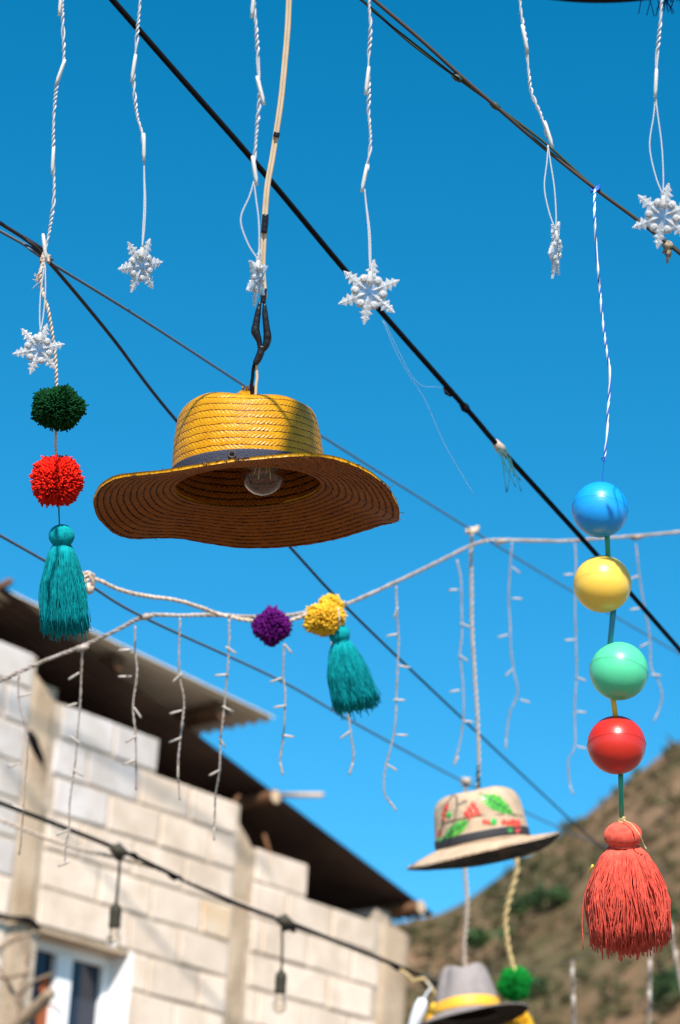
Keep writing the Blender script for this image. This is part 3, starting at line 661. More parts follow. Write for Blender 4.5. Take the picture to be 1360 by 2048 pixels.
def tassel(root, m, top, bottom, neck_r, mid_r, end_r, n, sr, seed, head_r=None, wrap=True, skew=0.0, squash=1.0, stray=0.03, head_h=1.0, tuck=0.05):
    """top: photo-placed top of head, bottom: centre of the skirt's lower end"""
    r = np.random.default_rng(seed); ax = unit(bottom - top); L = np.linalg.norm(bottom - top)
    e1 = unit(CX - ax * CX.dot(ax)); e2 = np.cross(ax, e1); head_r = head_r or neck_r * 1.35
    hh = head_r * head_h
    Mh = np.column_stack([np.append(e1, 0), np.append(e2, 0), np.append(-ax, 0), np.append(top + ax * hh, 1)])
    prof = [(head_r * math.sin(a), hh * math.cos(a)) for a in np.linspace(2.45, 0.05, 12)]
    nn = 54; hm = MB()
    for j in range(nn):                                    # yarn folded over the head
        a = 2 * math.pi * j / nn
        pts = [np.append(np.array([p * math.cos(a), p * math.sin(a), z]), 1) @ Mh.T for (p, z) in prof]
        hm.tube(np.array(pts)[:, :3], head_r * 0.075, 4, caps=False)
    hm.lathe([(p * 0.97, z) for p, z in prof], 24, Mh)
    T = hm.build('tassel_head', m, root)
    neck = top + ax * hh * 1.75
    if wrap:
        wb = MB()
        for k in range(4):
            c = neck + ax * (k - 2) * sr * 1.7
            wb.tube([c + neck_r * 1.05 * (e1 * math.cos(a) + e2 * math.sin(a)) for a in np.linspace(0, 6.4, 22)], sr, 4)
        wb.build('neck_wrap', m, T)
    Ls = L - hh * 1.75; sk = MB(); seg = 9; ts = np.linspace(0, 1, seg)
    for i in range(n):
        a = r.uniform(0, 6.2832); rho = math.sqrt(r.uniform(0.0, 1.0)); rho = rho if r.random() < 0.55 else 0.93 + r.uniform(-0.06, 0.07)
        ll = Ls * (1 + r.normal() * 0.045 + tuck * (1 - rho)) * (1 + (0.14 * r.random() if r.random() < stray else 0))
        wa, wb_ = r.uniform(-0.36, 0.36) + 0.25 * math.sin(a * 3 + seed), r.normal() * 0.07
        rad = neck_r + (mid_r - neck_r) * np.minimum(1, ts / 0.55) ** 0.65 * 1.0 + (end_r - mid_r) * np.clip((ts - 0.55) / 0.45, 0, 1) ** 1.2
        rad = rad * rho * (1 + 0.035 * math.sin(a * 5 + seed) + wb_ * ts)
        an = a + wa * ts + 0.05 * np.sin(ts * 9 + a * 7)
        pts = neck + np.outer(ts * ll, ax) + (np.cos(an) * rad)[:, None] * e1 + (np.sin(an) * rad * squash)[:, None] * e2 + np.outer(skew * ts ** 2, e1)
        wv = r.normal(size=3) * sr * 2.8; pts += np.outer(np.sin(ts * r.uniform(4, 11) + r.uniform(0, 6)) * ts, wv); pts[1:-1] += r.normal(size=(seg - 2, 3)) * sr * 0.5
        sk.tube(pts, sr, 3)
    sk.build('tassel_skirt', m, T)
    return T

# left garland: dark green pompom, red pompom, teal tassel
def px(d): return d / FPX
d = 3.08
gl = thing('pompom_garland', 'vertical garland at left of dark green pompom, red pompom and teal tassel', 'garland', P(115, 960, d))
MB().twist(catmull(PP([(90, 514, 3.10), (80, 548, 3.09), (84, 580, 3.09), (95, 615, 3.08), (104, 665, d), (111, 720, d), (113, 775, d), (114, 815, d)]), 8), 0.0012, 0.0014, 0.012, 2, 5).build('hanging_twine', M['twine'], gl)
MB().twist(catmull(PP([(113, 850, d), (111, 880, d), (113, 925, d)]), 6), 0.0009, 0.0011, 0.01, 2, 5).build('hanging_twine', M['twine'], gl)
MB().tube(catmull(PP([(117, 1005, d), (118, 1030, d), (119, 1056, d)]), 4), 0.0011, 6).build('hanging_thread', M['y_teal'], gl)
mb = MB(); rr = np.random.default_rng(8)
for i in range(9):
    a = rr.uniform(0, 6.28); mb.tube(catmull([P(90, 517, 3.105) + 0.006 * np.array([math.cos(a + t), 0.8 * math.sin(a + t), 0.9 * math.sin(t * 1.3 + i)]) for t in np.linspace(0, 4, 6)], 4), 0.0013, 5)
for i in range(12):
    mb.tube(catmull(PP([(84, 535, 3.09), (80 + rr.uniform(-8, 6), 550 + rr.uniform(-6, 10), 3.09), (72 + rr.uniform(-10, 14), 562 + rr.uniform(-16, 18), 3.09)]), 4), 0.0004, 4)
mb.build('knot', M['twine'], gl)
pompom('pompom', M['y_green'], gl, P(115, 816, d), 51 * px(d), 48 * px(d), 43 * px(d), 1900, 0.0011, 3, 0.08)
pompom('pompom', M['y_red'], gl, P(113, 962, d), 50 * px(d), 50 * px(d), 50 * px(d), 1900, 0.0012, 5, 0.07)
tassel(gl, M['y_teal'], P(123, 1050, d), P(124, 1252, d), 17 * px(d), 44 * px(d), 46 * px(d), 1700, 0.0006, 21, head_r=24 * px(d), stray=0.05, skew=0.003, head_h=0.92)

# right garland: four balls, straws and the coral tassel
d = 2.95
gr = thing('ball_garland', 'vertical garland at right of blue, yellow, mint and red balls and coral tassel', 'garland', P(1220, 1250, d))
st = catmull(PP([(1190, 378, 3.0), (1189, 420, d), (1192, 490, d), (1198, 560, d), (1205, 640, d), (1213, 700, d), (1220, 750, d), (1216, 820, d), (1214, 870, d), (1209, 915, d)]), 8)
q, t = resample(st, 0.002); Tn, A, B = frames(q)
for j, mm in ((0, 'blue_twine'), (1, 'white_twine'), (2, 'white_twine')):
    a = 2 * math.pi * ((t + 0.012 * np.sin(t * 31) + 0.006 * np.sin(t * 83)) / 0.026 + j / 3); MB().tube(q + 0.0008 * (A * np.cos(a)[:, None] + B * np.sin(a)[:, None]), 0.0009, 5).build('hanging_twine', M[mm], gr)
MB().tube(catmull(PP([(1209, 915, d), (1206, 940, d), (1205, 970, d)]), 5), 0.0005, 5).build('hanging_thread', M['blue_twine'], gr)
mb = MB()
for i in range(5): mb.tube(catmull([P(1191, 378, 3.012) + 0.0055 * np.array([math.cos(t + i), math.sin(t + i) * 0.9, math.sin(t * 1.4 + i)]) for t in np.linspace(0, 4, 6)], 4), 0.0011, 5)
mb.build('knot', M['blue_twine'], gr)
mb = MB(); mb.tube([P(1208, 917, d) + 0.0025 * np.array([math.cos(t), 0.5 * math.sin(2 * t), math.sin(t)]) for t in np.linspace(0, 9, 16)], 0.0008, 5); mb.build('knot', M['blue_twine'], gr)
def ball(cx, cy, r, m, tilt, sx=1.0):
    c = P(cx, cy, d); R = r * px(d); prof = []
    for a in np.linspace(0.02, math.pi - 0.02, 45):
        k = 1.0 + 0.004 * math.sin(2 * a + cx) + 0.011 * math.exp(-((a - math.pi / 2) / 0.022) ** 2) - 0.006 * math.exp(-((a - math.pi / 2 - 0.07) / 0.03) ** 2)
        prof.append((R * k * math.sin(a), -R * k * math.cos(a)))
    Mx = Matrix.Translation(Vector(c)) @ Matrix.Rotation(tilt, 4, 'Y') @ Matrix.Rotation(-0.12, 4, 'X')
    b_ = MB().lathe(prof, 56, np.array(Mx)).build('ball', m, gr)
    rp = [np.array(Mx @ Vector((R * 1.003 * math.cos(q), R * 1.003 * math.sin(q), 0))) for q in np.linspace(0, 2 * math.pi, 49)]
    MB().tube(rp, 0.00055, 5, caps=False).build('seam', m, b_)
def strw(a, b, m, r=5.2):
    q = PP([(a[0], a[1], d), ((a[0] + b[0]) / 2, (a[1] + b[1]) / 2, d - 0.001), (b[0], b[1], d)]); MB().tube(q, r * px(d), 12).build('straw_tube', m, gr)
strw((1213, 1040), (1217, 1130), M['s_green']); strw((1229, 1200), (1219, 1300), M['s_blue'], 5.8); strw((1222, 1370), (1233, 1445), M['s_yellow'], 5.6); strw((1241, 1530), (1243, 1636), M['s_green'], 5.2)
ball(1200, 1019, 56, M['p_blue'], 0.1); ball(1205, 1168, 57.5, M['p_yellow'], -0.05); ball(1238, 1342, 58.5, M['p_green'], 0.16); ball(1233, 1490, 58.5, M['p_red'], -0.03)
mb = MB()
for i in range(4): mb.tube(catmull([P(1244, 1641, d) + 0.004 * np.array([math.cos(t + i), math.sin(t + i), 0.9 * math.sin(t + 2 * i)]) for t in np.linspace(0, 5, 7)], 4), 0.0008, 5)
mb.tube(catmull(PP([(1246, 1640, d - 0.01), (1262, 1648, d - 0.02), (1278, 1668, d - 0.028), (1288, 1690, d - 0.02), (1293, 1698, d - 0.02)]), 6), 0.0008, 5)
mb.tube(PP([(1243, 1636, d), (1244, 1650, d)]), 0.0018, 5)
mb.build('tie_thread', M['goldtwine'], gr)
MB().tube(PP([(1178, 1745, d - 0.02), (1183, 1736, d - 0.03), (1186, 1730, d - 0.032)]), 0.0016, 6).build('yellow_thread', M['s_yellow'], gr)
tassel(gr, M['y_coral'], P(1245, 1645, d), P(1254, 1872, d), 27 * px(d), 80 * px(d), 74 * px(d), 1700, 0.0009, 33, head_r=36 * px(d), stray=0.012, skew=0.003, squash=0.85, head_h=0.72, tuck=0.2)

# ------------------------------------------------------------------ hats
def hat_frame(x, y, d, e, tilt):
    """basis of a hat seen from below under the angle e, tilted in the picture by tilt"""
    c = P(x, y, d); v = unit(c - CAM); ex = CX * math.cos(tilt) + CU * math.sin(tilt); ex = unit(ex - v * ex.dot(v))
    u = np.cross(ex, v); ez = math.cos(e) * u + math.sin(e) * v; ey = np.cross(ez, ex)
    return np.column_stack([np.append(ex, 0), np.append(ey, 0), np.append(ez, 0), np.append(c, 1)])
def per(vals, th):
    n = len(vals); k = np.arange(n + 4) - 2; v = np.array([vals[i % n] for i in k]); x = th / (2 * math.pi) * n
    i = np.floor(x).astype(int); t = x - i; g = lambda j: v[(i + j + 2)]
    a, b, c, e = g(-1), g(0), g(1), g(2)
    return 0.5 * (2 * b + (c - a) * t + (2 * a - 5 * b + 4 * c - e) * t * t + (3 * b - a - 3 * c + e) * t ** 3)
def xf(V, Mx): return np.asarray(V) @ Mx[:3, :3].T + Mx[:3, 3]

def hat(root, Mx, r0, prof, zc, Rb, roww, th, m_crown, m_brim, rowamp=0.0007, ns=160, deform=None, stitch=0.006, droop=1.25, brow=None, edge_wob=0.0, m_under=None, bamp=None):
    """prof: crown outline [(r, z)] from base to top; zc: height of the brim edge at equal steps of angle (0 = right, 90 = away)"""
    an = np.linspace(0, 2 * math.pi, ns, endpoint=False)
    pr = np.array(catmull([np.array([a, 0, b]) for a, b in prof], 10)); pr, s = resample(pr, roww / 6 if roww else 0.004)
    Tg = np.gradient(pr, axis=0); Tg /= np.linalg.norm(Tg, axis=1)[:, None]; Nn = np.stack([Tg[:, 2], 0 * s, -Tg[:, 0]], 1)
    def shell(off, bulge, sign):
        V = []; uv = []
        for i in range(len(pr)):
            b = bulge * (abs(math.sin(math.pi * s[i] / roww)) ** 0.5 if roww else 0)
            r = max(0.0015, pr[i, 0] + (off + b * sign) * Nn[i, 0]); z = pr[i, 2] + (off + b * sign) * Nn[i, 2]
            for k, a in enumerate(an):
                p = np.array([r * math.cos(a), r * math.sin(a), z])
                if deform: p = deform(p, a, s[i] / s[-1])
                V.append(p); uv.append((a / (2 * math.pi) * round(2 * math.pi * r0 / stitch), s[i] / roww if roww else s[i]))
        return np.array(V), uv
    mb = MB(); V, uv = shell(0, rowamp, 1); nr = len(pr)
    mb.grid(xf(V, Mx), nr, ns, True, uv); V2, uv2 = shell(-th, rowamp, -1); mb.grid(xf(V2, Mx), nr, ns, True, uv2, flip=True)
    crown = mb.build('crown', m_crown, root, uv=True)
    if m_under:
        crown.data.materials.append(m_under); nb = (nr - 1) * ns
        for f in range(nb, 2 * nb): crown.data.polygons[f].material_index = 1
    # brim
    brow = brow or roww
    zz = per(zc, an); Rv = np.full(ns, Rb) if np.isscalar(Rb) else per(Rb, an)
    Rv = Rv * (1 + edge_wob * np.sin(an * 17 + 1) * np.sin(an * 7))
    m = max(10, int((Rv.mean() - r0) / (brow / 8 if brow else 0.006))); V = []; uv = []; Vb = []; uvb = []
    for i in range(m + 1):
        t = i / m
        for k, a in enumerate(an):
            r = r0 - 0.0065 + (Rv[k] - r0 + 0.0065) * t; z = zz[k] * t ** droop
            sr_ = (r - r0) / brow if brow else 0; b = rowamp * (abs(math.sin(math.pi * sr_)) ** 0.5) if brow else 0
            e = th * 0.5 * (1 if t < 0.97 else 1.1)
            V.append((r * math.cos(a), r * math.sin(a), z + e * 0.9 + b)); Vb.append((r * math.cos(a), r * math.sin(a), z - e - ((bamp or rowamp) * abs(math.sin(math.pi * sr_)) ** 0.55 * (1 + 0.15 * math.sin(a * 60 + 3 * int(sr_))) if brow else 0)))
            u_ = a / (2 * math.pi) * round(2 * math.pi * 0.5 * (r0 + Rv.mean()) / stitch); uv.append((u_, sr_)); uvb.append((u_, sr_))
    mb = MB(); mb.grid(xf(V, Mx), m + 1, ns, True, uv, flip=True); mb.grid(xf(Vb, Mx), m + 1, ns, True, uvb)
    n2 = (m + 1) * ns
    mb.f += [(m * ns + k, m * ns + (k + 1) % ns, n2 + m * ns + (k + 1) % ns, n2 + m * ns + k) for k in range(ns)]
    mb.f += [(k, n2 + k, n2 + (k + 1) % ns, (k + 1) % ns) for k in range(ns)]
    brim = mb.build('brim', m_brim, root, uv=True)
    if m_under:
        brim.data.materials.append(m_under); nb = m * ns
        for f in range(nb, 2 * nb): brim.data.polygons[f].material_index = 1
    return crown, brim, pr

def band(root, Mx, pr, z0, z1, off, m, deform=None, ribs=0, a0=0.0, a1=2 * math.pi, slope=None):
    ns = 160; V = []; rows = 9
    rz = lambda z: np.interp(z, pr[:, 2], pr[:, 0])
    for i in range(rows):
        z = z0 + (z1 - z0) * i / (rows - 1)
        for k in range(ns):
            a = a0 + (a1 - a0) * k / ns; zz = z + (slope(a) if slope else 0); r = rz(zz) + off + (0.0005 * math.sin(i * math.pi * 0.9) if ribs else 0)
            if i in (0, rows - 1): r -= off * 0.8
            p = np.array([r * math.cos(a), r * math.sin(a), zz]); V.append(deform(p, a, 0) if deform else p)
    return MB().grid(xf(V, Mx), rows, ns, True).build('hat_band', m, root)

# the yellow hat lamp
def yellow_hat():
    d = 3.15; s = px(d); Mx = hat_frame(496, 972, d, math.radians(16), math.radians(1.5))
    root = thing('hat_lamp', 'large yellow straw hat hanging as a lamp with a clear bulb inside', 'hat lamp', P(496, 972, d))
    zc = [q * s for q in (-72, -46, -47, -46, -32, -52, -30, -22, -40, -33, -20, -42)]
    prof = [(151 * s, -2 * s), (150 * s, 48 * s), (146 * s, 92 * s), (140 * s, 127 * s), (134 * s, 146 * s), (121 * s, 159 * s), (95 * s, 166 * s), (62 * s, 171 * s), (30 * s, 182 * s), (12 * s, 197 * s), (2 * s, 200 * s)]
    def deform(p, a, t):
        k = 1 + 0.018 * math.sin(2 * a + 0.6) + 0.012 * math.sin(3 * a + 1.1) + 0.006 * math.sin(5 * a) * t
        if t > 0.5: k *= 1 + 0.05 * (t - 0.5) * math.sin(2 * a + 2)
        return np.array([p[0] * k, p[1] * k, p[2] + (0.004 * math.sin(a * 2 + 0.8) + 0.002 * math.sin(a * 5)) * min(1, t * 1.5) * (1 if t < 0.8 else (1 - t) * 5)])
    crown, brim, pr = hat(root, Mx, 156 * s, prof, zc, [q * s for q in (300, 306, 306, 305, 304, 306, 308, 306, 303, 303, 304, 302)], 0.0098, 0.0026, M['straw'], M['straw'], 0.00045, 220, deform, 0.0064, 1.2, 0.0086, 0.004, M['shade_straw'], 0.0017)
    bd = band(root, Mx, pr, 3 * s, 33 * s, 0.0022, M['navy'], deform, 1)
    # button on the band
    a = math.radians(259); r = 153 * s; p = xf([(r * math.cos(a), r * math.sin(a) - 0.004, 20 * s)], Mx)[0]
    n = unit(Mx[:3, 0] * math.cos(a) + Mx[:3, 1] * math.sin(a)); e1 = unit(np.cross(n, Mx[:3, 2])); e2 = np.cross(n, e1)
    MB().tube([p + 0.0042 * (e1 * math.cos(t) + e2 * math.sin(t)) for t in np.linspace(0, 6.4, 18)], 0.0012, 6).build('eyelet', M['brownwire'], bd)
    # frayed straw at the cord hole
    mb = MB(); rr = np.random.default_rng(2); tp = xf([(6 * s, 0, 196 * s)], Mx)[0]
    for i in range(38):
        a = rr.uniform(0, 6.28); mb.tube([tp + 0.006 * np.array([math.cos(a), math.sin(a), -0.4]), tp + np.array([math.cos(a) * 0.007, math.sin(a) * 0.007, 0.004]), tp + np.array([math.cos(a) * rr.uniform(.005, .011), math.sin(a) * rr.uniform(.005, .011), rr.uniform(0.004, 0.01)])], 0.0006, 4)
    mb.build('frayed_straw', M['straw'], crown)
    mb = MB()
    for i in range(110):
        a = rr.uniform(0, 6.2832); z_ = per(zc, np.array([a]))[0]; r_ = 303 * s; b = a + rr.normal() * 0.03
        p0 = (r_ * 0.985 * math.cos(a), r_ * 0.985 * math.sin(a), z_); p1 = (r_ * (1.0 + rr.uniform(0.0, 0.025)) * math.cos(b), r_ * (1.0 + rr.uniform(0.0, 0.025)) * math.sin(b), z_ + rr.normal() * 0.002)
        mb.tube(xf([p0, p1], Mx), 0.00045, 3)
    mb.build('loose_fibre', M['straw'], brim)['kind'] = 'stuff'
    # bulb
    c = xf([(30 * s, 0.0, 26 * s)], Mx)[0]; upv = np.array([0, 0, 1.0]); R = 46 * s
    B = Matrix.Translation(Vector(c)); prof = [(R * math.sin(a), -R * math.cos(a)) for a in np.linspace(0.02, 2.45, 24)] + [(0.017, R * 0.95), (0.0135, R * 1.15), (0.0132, R * 1.3)]
    inn = [(max(0.0002, r - 0.0009), z + (0.0009 if i < 12 else 0)) for i, (r, z) in enumerate(prof)]
    g = MB().lathe(prof, 40, np.array(B)); g.lathe(inn, 40, np.array(B)); g.f = [f if max(f) < 40 * len(prof) else f[::-1] for f in g.f]
    bulb = g.build('bulb', M['smoke_glass'], root)
    for k in range(4):
        a = k * 1.571 + 0.5; b = np.array([math.cos(a), math.sin(a), 0])
        MB().tube([c + b * 0.006 + upv * R * 0.95, c + b * 0.012 - upv * R * 0.15], 0.0009, 6).build('filament', M['filament'], bulb)
    MB().tube([c + upv * R * 1.4, c + upv * R * 0.6], [0.004, 0.003], 8).build('glass_stem', M['smoke_glass'], bulb)
    MB().tube([c + upv * R * 1.2, c + upv * (R * 1.3 + 0.024)], 0.0136, 16).build('screw_cap', M['brass'], bulb)
    MB().tube([c + upv * (R * 1.3 + 0.012), c + upv * (R * 1.3 + 0.02), c + upv * (R * 1.3 + 0.05), c + upv * (R * 1.3 + 0.06)], [0.017, 0.019, 0.018, 0.008], 18).build('socket', M['rubber'], bulb)
    # beige twin cord
    dd = d - 0.0
    path = [(592, -260, dd), (586, -120, dd), (578, 0, dd), (575, 60, dd), (569, 130, dd), (562, 200, dd), (553, 262, dd), (544, 320, dd), (535, 370, dd), (530, 425, dd), (527, 480, dd), (525, 540, dd), (528, 585, dd), (527, 600, dd)]
    q = np.array(catmull(PP(path), 8)); e = unit(CX)
    mb = MB(); mb.tube(q + e * 0.0019 - CF * 0.0002, 0.00215, 8); mb.tube(q - e * 0.0019, 0.00215, 8); mb.build('cord', M['beige'], root)
    def tape(pts, rr): return MB().tube(catmull(PP([(x, y, dd - 0.002) for x, y in pts]), 4), np.interp(np.linspace(0, 1, (len(pts) - 1) * 4 + 1), np.linspace(0, 1, len(rr)), rr), 10)
    tape([(531, 429), (530, 445), (528, 466)], [0.0044, 0.0046, 0.0046, 0.0043]).build('tape_wrap', M['tape'], root)
    tape([(554, 265), (553, 270), (552, 274)], [0.0042, 0.0043, 0.0042]).build('tape_wrap', M['tape'], root)
    tape([(528, 577), (527, 592), (526, 606)], [0.0040, 0.0043, 0.0036]).build('tape_wrap', M['tape'], root)
    tape([(520, 604), (516, 625), (512, 650), (511, 664), (518, 682), (520, 700)], [0.002, 0.0040, 0.0050, 0.0062, 0.0040, 0.003]).build('splice', M['tape'], root)
    tape([(529, 606), (530, 628), (533, 655), (535, 674), (532, 690), (524, 702)], [0.002, 0.0040, 0.0046, 0.0056, 0.005, 0.0035]).build('splice', M['tape'], root)
    tape([(524, 692), (521, 706), (516, 718), (510, 728)], [0.0045, 0.0052, 0.0050, 0.004]).build('splice', M['tape'], root)
    MB().tube(catmull(PP([(512, 722, dd), (507, 735, dd), (505, 755, dd), (503, 772, dd), (505, 800, dd)]), 6), 0.0022, 8).build('black_lead', M['black'], root)
    MB().tube(catmull(PP([(515, 722, dd), (513, 735, dd), (514, 755, dd), (512, 772, dd), (511, 800, dd)]), 6), 0.0020, 8).build('beige_lead', M['beige'], root)
yellow_hat()

# painted straw hat
def painted_hat():
    d = 5.3; s = px(d); til = math.radians(8.6); Mx = hat_frame(966, 1689, d, math.radians(4), til)
    root = thing('painted_hat', 'pale straw hat painted with green leaves and red berries, hanging by twine', 'hat', P(966, 1689, d))
    zc = [q * s for q in (0, -20, -30, -27, -25, -30, -24, -12)]
    prof = [(94 * s, -2 * s), (94 * s, 15 * s), (91 * s, 45 * s), (87 * s, 75 * s), (80 * s, 92 * s), (64 * s, 103 * s), (36 * s, 109 * s), (12 * s, 110 * s), (2 * s, 110 * s)]
    deform = lambda p, a, t: np.array([p[0] * 1.0, p[1] * 1.12, p[2] - 0.016 * math.exp(-(p[0] / 0.035) ** 2) * max(0, t - 0.6) * 2.0 - 0.002 * math.sin(a * 2)])
    crown, brim, pr = hat(root, Mx, 96 * s, prof, zc, [q * s for q in (154, 156, 158, 158, 158, 157, 158, 156)], 0.0075, 0.0025, M['pale_straw'], M['pale_straw'], 0.0006, 140, deform, 0.007, 1.1, None, 0.006, M['dark_lining'])
    band(root, Mx, pr, 2 * s, 20 * s, 0.0022, M['blackband'], deform)
    rz = lambda z: np.interp(z, pr[:, 2], pr[:, 0])
    c3, s3 = math.cos(til), math.sin(til)
    def onto(x, y, off):
        """photo pixel -> point on the near side of the crown"""
        dx, up = (x - 966), -(y - 1689); u = (dx * c3 + up * s3) * s; z = (-dx * s3 + up * c3) * s
        z = z - 0.004; r = rz(z) + 0.0007 + off; u = max(-r * 0.98, min(r * 0.98, u)); w = math.sqrt(max(1e-6, r * r - u * u)) * 1.12
        return xf([deform(np.array([u, -w / 1.12, z]), 0, 0)], Mx)[0] - unit(P(966, 1689, 1) - CAM) * 0.0
    def patch(name, outline, m, off=0.0012):
        n = len(outline); cx = sum(q[0] for q in outline) / n; cy = sum(q[1] for q in outline) / n; V = []; rings = 4
        for k in range(rings + 1):
            for (x, y) in outline: V.append(onto(cx + (x - cx) * k / rings, cy + (y - cy) * k / rings, off if k < rings else off * 0.4))
        F = [(k * n + j, k * n + (j + 1) % n, (k + 1) * n + (j + 1) % n, (k + 1) * n + j) for k in range(rings) for j in range(n)]
        mb = MB(); mb.add(V, F); return mb.build(name, m, crown)
    def leaf(x0, y0, x1, y1, w):
        L = math.hypot(x1 - x0, y1 - y0); tx, ty = (x1 - x0) / L, (y1 - y0) / L; o = []
        N_ = 14
        for k in range(N_): t = k / N_; h = w * math.sin(math.pi * t ** 0.8) * (1 + 0.06 * (k % 2)); o.append((x0 + tx * L * t - ty * h, y0 + ty * L * t + tx * h))
        for k in range(N_): t = 1 - k / N_; h = -w * math.sin(math.pi * t ** 0.8) * (1 + 0.06 * (k % 2)); o.append((x0 + tx * L * t - ty * h, y0 + ty * L * t + tx * h))
        p = patch('painted_leaf', o, M['leaf_paint'])
        vb = MB(); vb.tube([onto(x0 + tx * L * t, y0 + ty * L * t, 0.0014) for t in np.linspace(0, 1, 12)], 0.0011, 5)
        for k in range(1, 7):
            t = k / 7.5; h = w * math.sin(math.pi * t ** 0.8) * 0.8
            for sg in (-1, 1):
                a = (x0 + tx * L * t, y0 + ty * L * t); b = (a[0] + tx * 6 - ty * h * sg, a[1] + ty * 6 + tx * h * sg)
                vb.tube([onto(a[0] + (b[0] - a[0]) * q, a[1] + (b[1] - a[1]) * q, 0.0014) for q in np.linspace(0, 1, 6)], 0.0007, 4)
        vb.build('painted_vein', M['vein_paint'], crown)
    leaf(960, 1590, 1029, 1633, 15); leaf(938, 1646, 884, 1682, 11)
    def berry(x, y, r, m='berry_paint'): patch('painted_berry', [(x + r * math.cos(a), y + r * math.sin(a)) for a in np.linspace(0, 6.283, 11)[:-1]], M[m], 0.0016)
    for (x, y, r) in [(948, 1614, 6), (941, 1623, 6), (954, 1624, 6), (934, 1632, 6), (947, 1633, 6), (958, 1632, 5), (939, 1640, 4), (970, 1648, 5), (978, 1650, 5), (1008, 1648, 6), (1018, 1650, 6), (1026, 1646, 6), (1036, 1647, 6), (1030, 1657, 6), (1038, 1658, 6), (1034, 1664, 5), (893, 1620, 5), (889, 1630, 5), (895, 1614, 4), (888, 1640, 4), (880, 1664, 4), (878, 1672, 4)]: berry(x, y, r)
    for (x, y, r) in [(899, 1633, 6), (987, 1648, 7), (1020, 1662, 7), (880, 1680, 5)]: berry(x, y, r, 'gberry_paint')
    mb = MB()
    mb.tube([onto(x, y, 0.0010) for x, y in [(885, 1650), (905, 1645), (930, 1641), (960, 1636), (1000, 1633), (1030, 1632), (1046, 1632)]], 0.0012, 5)
    mb.tube([onto(x, y, 0.0010) for x, y in [(908, 1592), (898, 1605), (891, 1622), (886, 1645), (882, 1675)]], 0.0012, 5)
    mb.build('painted_stem', M['stem_paint'], crown)
    # twine and wire it hangs by
    MB().twist(catmull(PP([(944, 1060, 5.3), (942, 1110, d), (943, 1180, d), (944, 1260, d), (950, 1360, d), (955, 1440, d), (958, 1530, d), (956, 1560, d), (957, 1590, d)]), 6), 0.0022, 0.0024, 0.03, 2, 6).build('hanging_twine', M['twine'], root)
    MB().tube(PP([(958, 1530, d), (956, 1552, d), (957, 1575, d)]), 0.0045, 7).build('wire_splice', mat('dark_teal_tape', (0.015, 0.05, 0.06), 0.5), root)
    mb = MB()
    for i in range(6): mb.tube(catmull([P(945, 1060, 5.3) + 0.013 * np.array([math.cos(t + i), math.sin(t + i), 0.8 * math.sin(1.3 * t + i)]) for t in np.linspace(0, 4.5, 6)], 4), 0.0028, 5)
    mb.build('knot', M['twine'], root)
painted_hat()

def grey_hat():
    d = 7.1; s = px(d); Mx = hat_frame(936, 2029, d, math.radians(12), math.radians(6))
    root = thing('felt_hat', 'grey felt hat with yellow ribbon and pinched crown at the bottom edge', 'hat', P(936, 2012, d))
    zc = [q * s for q in (2, -6, -10, -12, -16, -20, -15, -3)]
    prof = [(66 * s, -2 * s), (65 * s, 12 * s), (60 * s, 42 * s), (52 * s, 72 * s), (44 * s, 92 * s), (32 * s, 100 * s), (14 * s, 99 * s), (2 * s, 98 * s)]
    def deform(p, a, t):
        x, y, z = p; h = max(0, z / (100 * s))
        x2 = x + 0.0; k = 1 - 0.20 * h * math.exp(-((a - math.radians(222)) / 0.28) ** 2)
        z2 = z - 0.018 * max(0, h - 0.75) * 4 * math.exp(-(x / 0.03) ** 2)
        return np.array([x2 * k, y * k * 1.1, z2])
    crown, brim, pr = hat(root, Mx, 67 * s, prof, zc, [q * s for q in (122, 116, 110, 108, 102, 104, 108, 114)], None, 0.003, M['felt'], M['felt'], 0, 100, deform, 0.01, 1.3, None, 0.0, M['shade_felt'])
    band(root, Mx, pr, 2 * s, 24 * s, 0.003, M['ribbon'], deform)
    MB().twist(catmull(PP([(932, 1566, d), (928, 1640, d), (930, 1740, d), (934, 1800, d), (932, 1850, d), (928, 1890, d), (929, 1935, d)]), 8), 0.0036, 0.0036, 0.04, 2, 6).build('hanging_twine', M['twine'], root)
    MB().tube([P(932, 1564, d) + 0.012 * np.array([math.cos(t), math.sin(t), 0.6 * math.sin(1.4 * t)]) for t in np.linspace(0, 14, 30)], 0.005, 6).build('knot', M['twine'], root)
grey_hat()

# black hat above the top right corner, only the edge of its brim in view
def dark_hat():
    d = 3.7; s = px(d); Mx = hat_frame(1180, -135, d, math.radians(24), math.radians(-2))
    root = thing('dark_hat', 'black hat at the top right corner, only its brim edge in view', 'hat', P(1180, -140, d))
    prof = [(180 * s, -2 * s), (178 * s, 60 * s), (168 * s, 120 * s), (140 * s, 165 * s), (80 * s, 185 * s), (2 * s, 188 * s)]
    hat(root, Mx, 182 * s, prof, [0.0, 0.0, -0.002, 0.0, 0.0, 0.0, 0.0, 0.0], 350 * s, None, 0.003, M['black'], M['black'], 0, 120, None, 0.01, 1.2)
    mb = MB(); rr = np.random.default_rng(3)
    for i in range(26):
        x = 1328 + rr.normal() * 14; mb.tube(catmull(PP([(1318 + rr.normal() * 5, -60, 3.6), (x, -15, 3.6), (x + rr.normal() * 12, 8 + rr.uniform(-14, 26), 3.6)]), 4), 0.0007, 4)
    mb.build('hanging_fringe', M['y_navy'], root)
dark_hat()

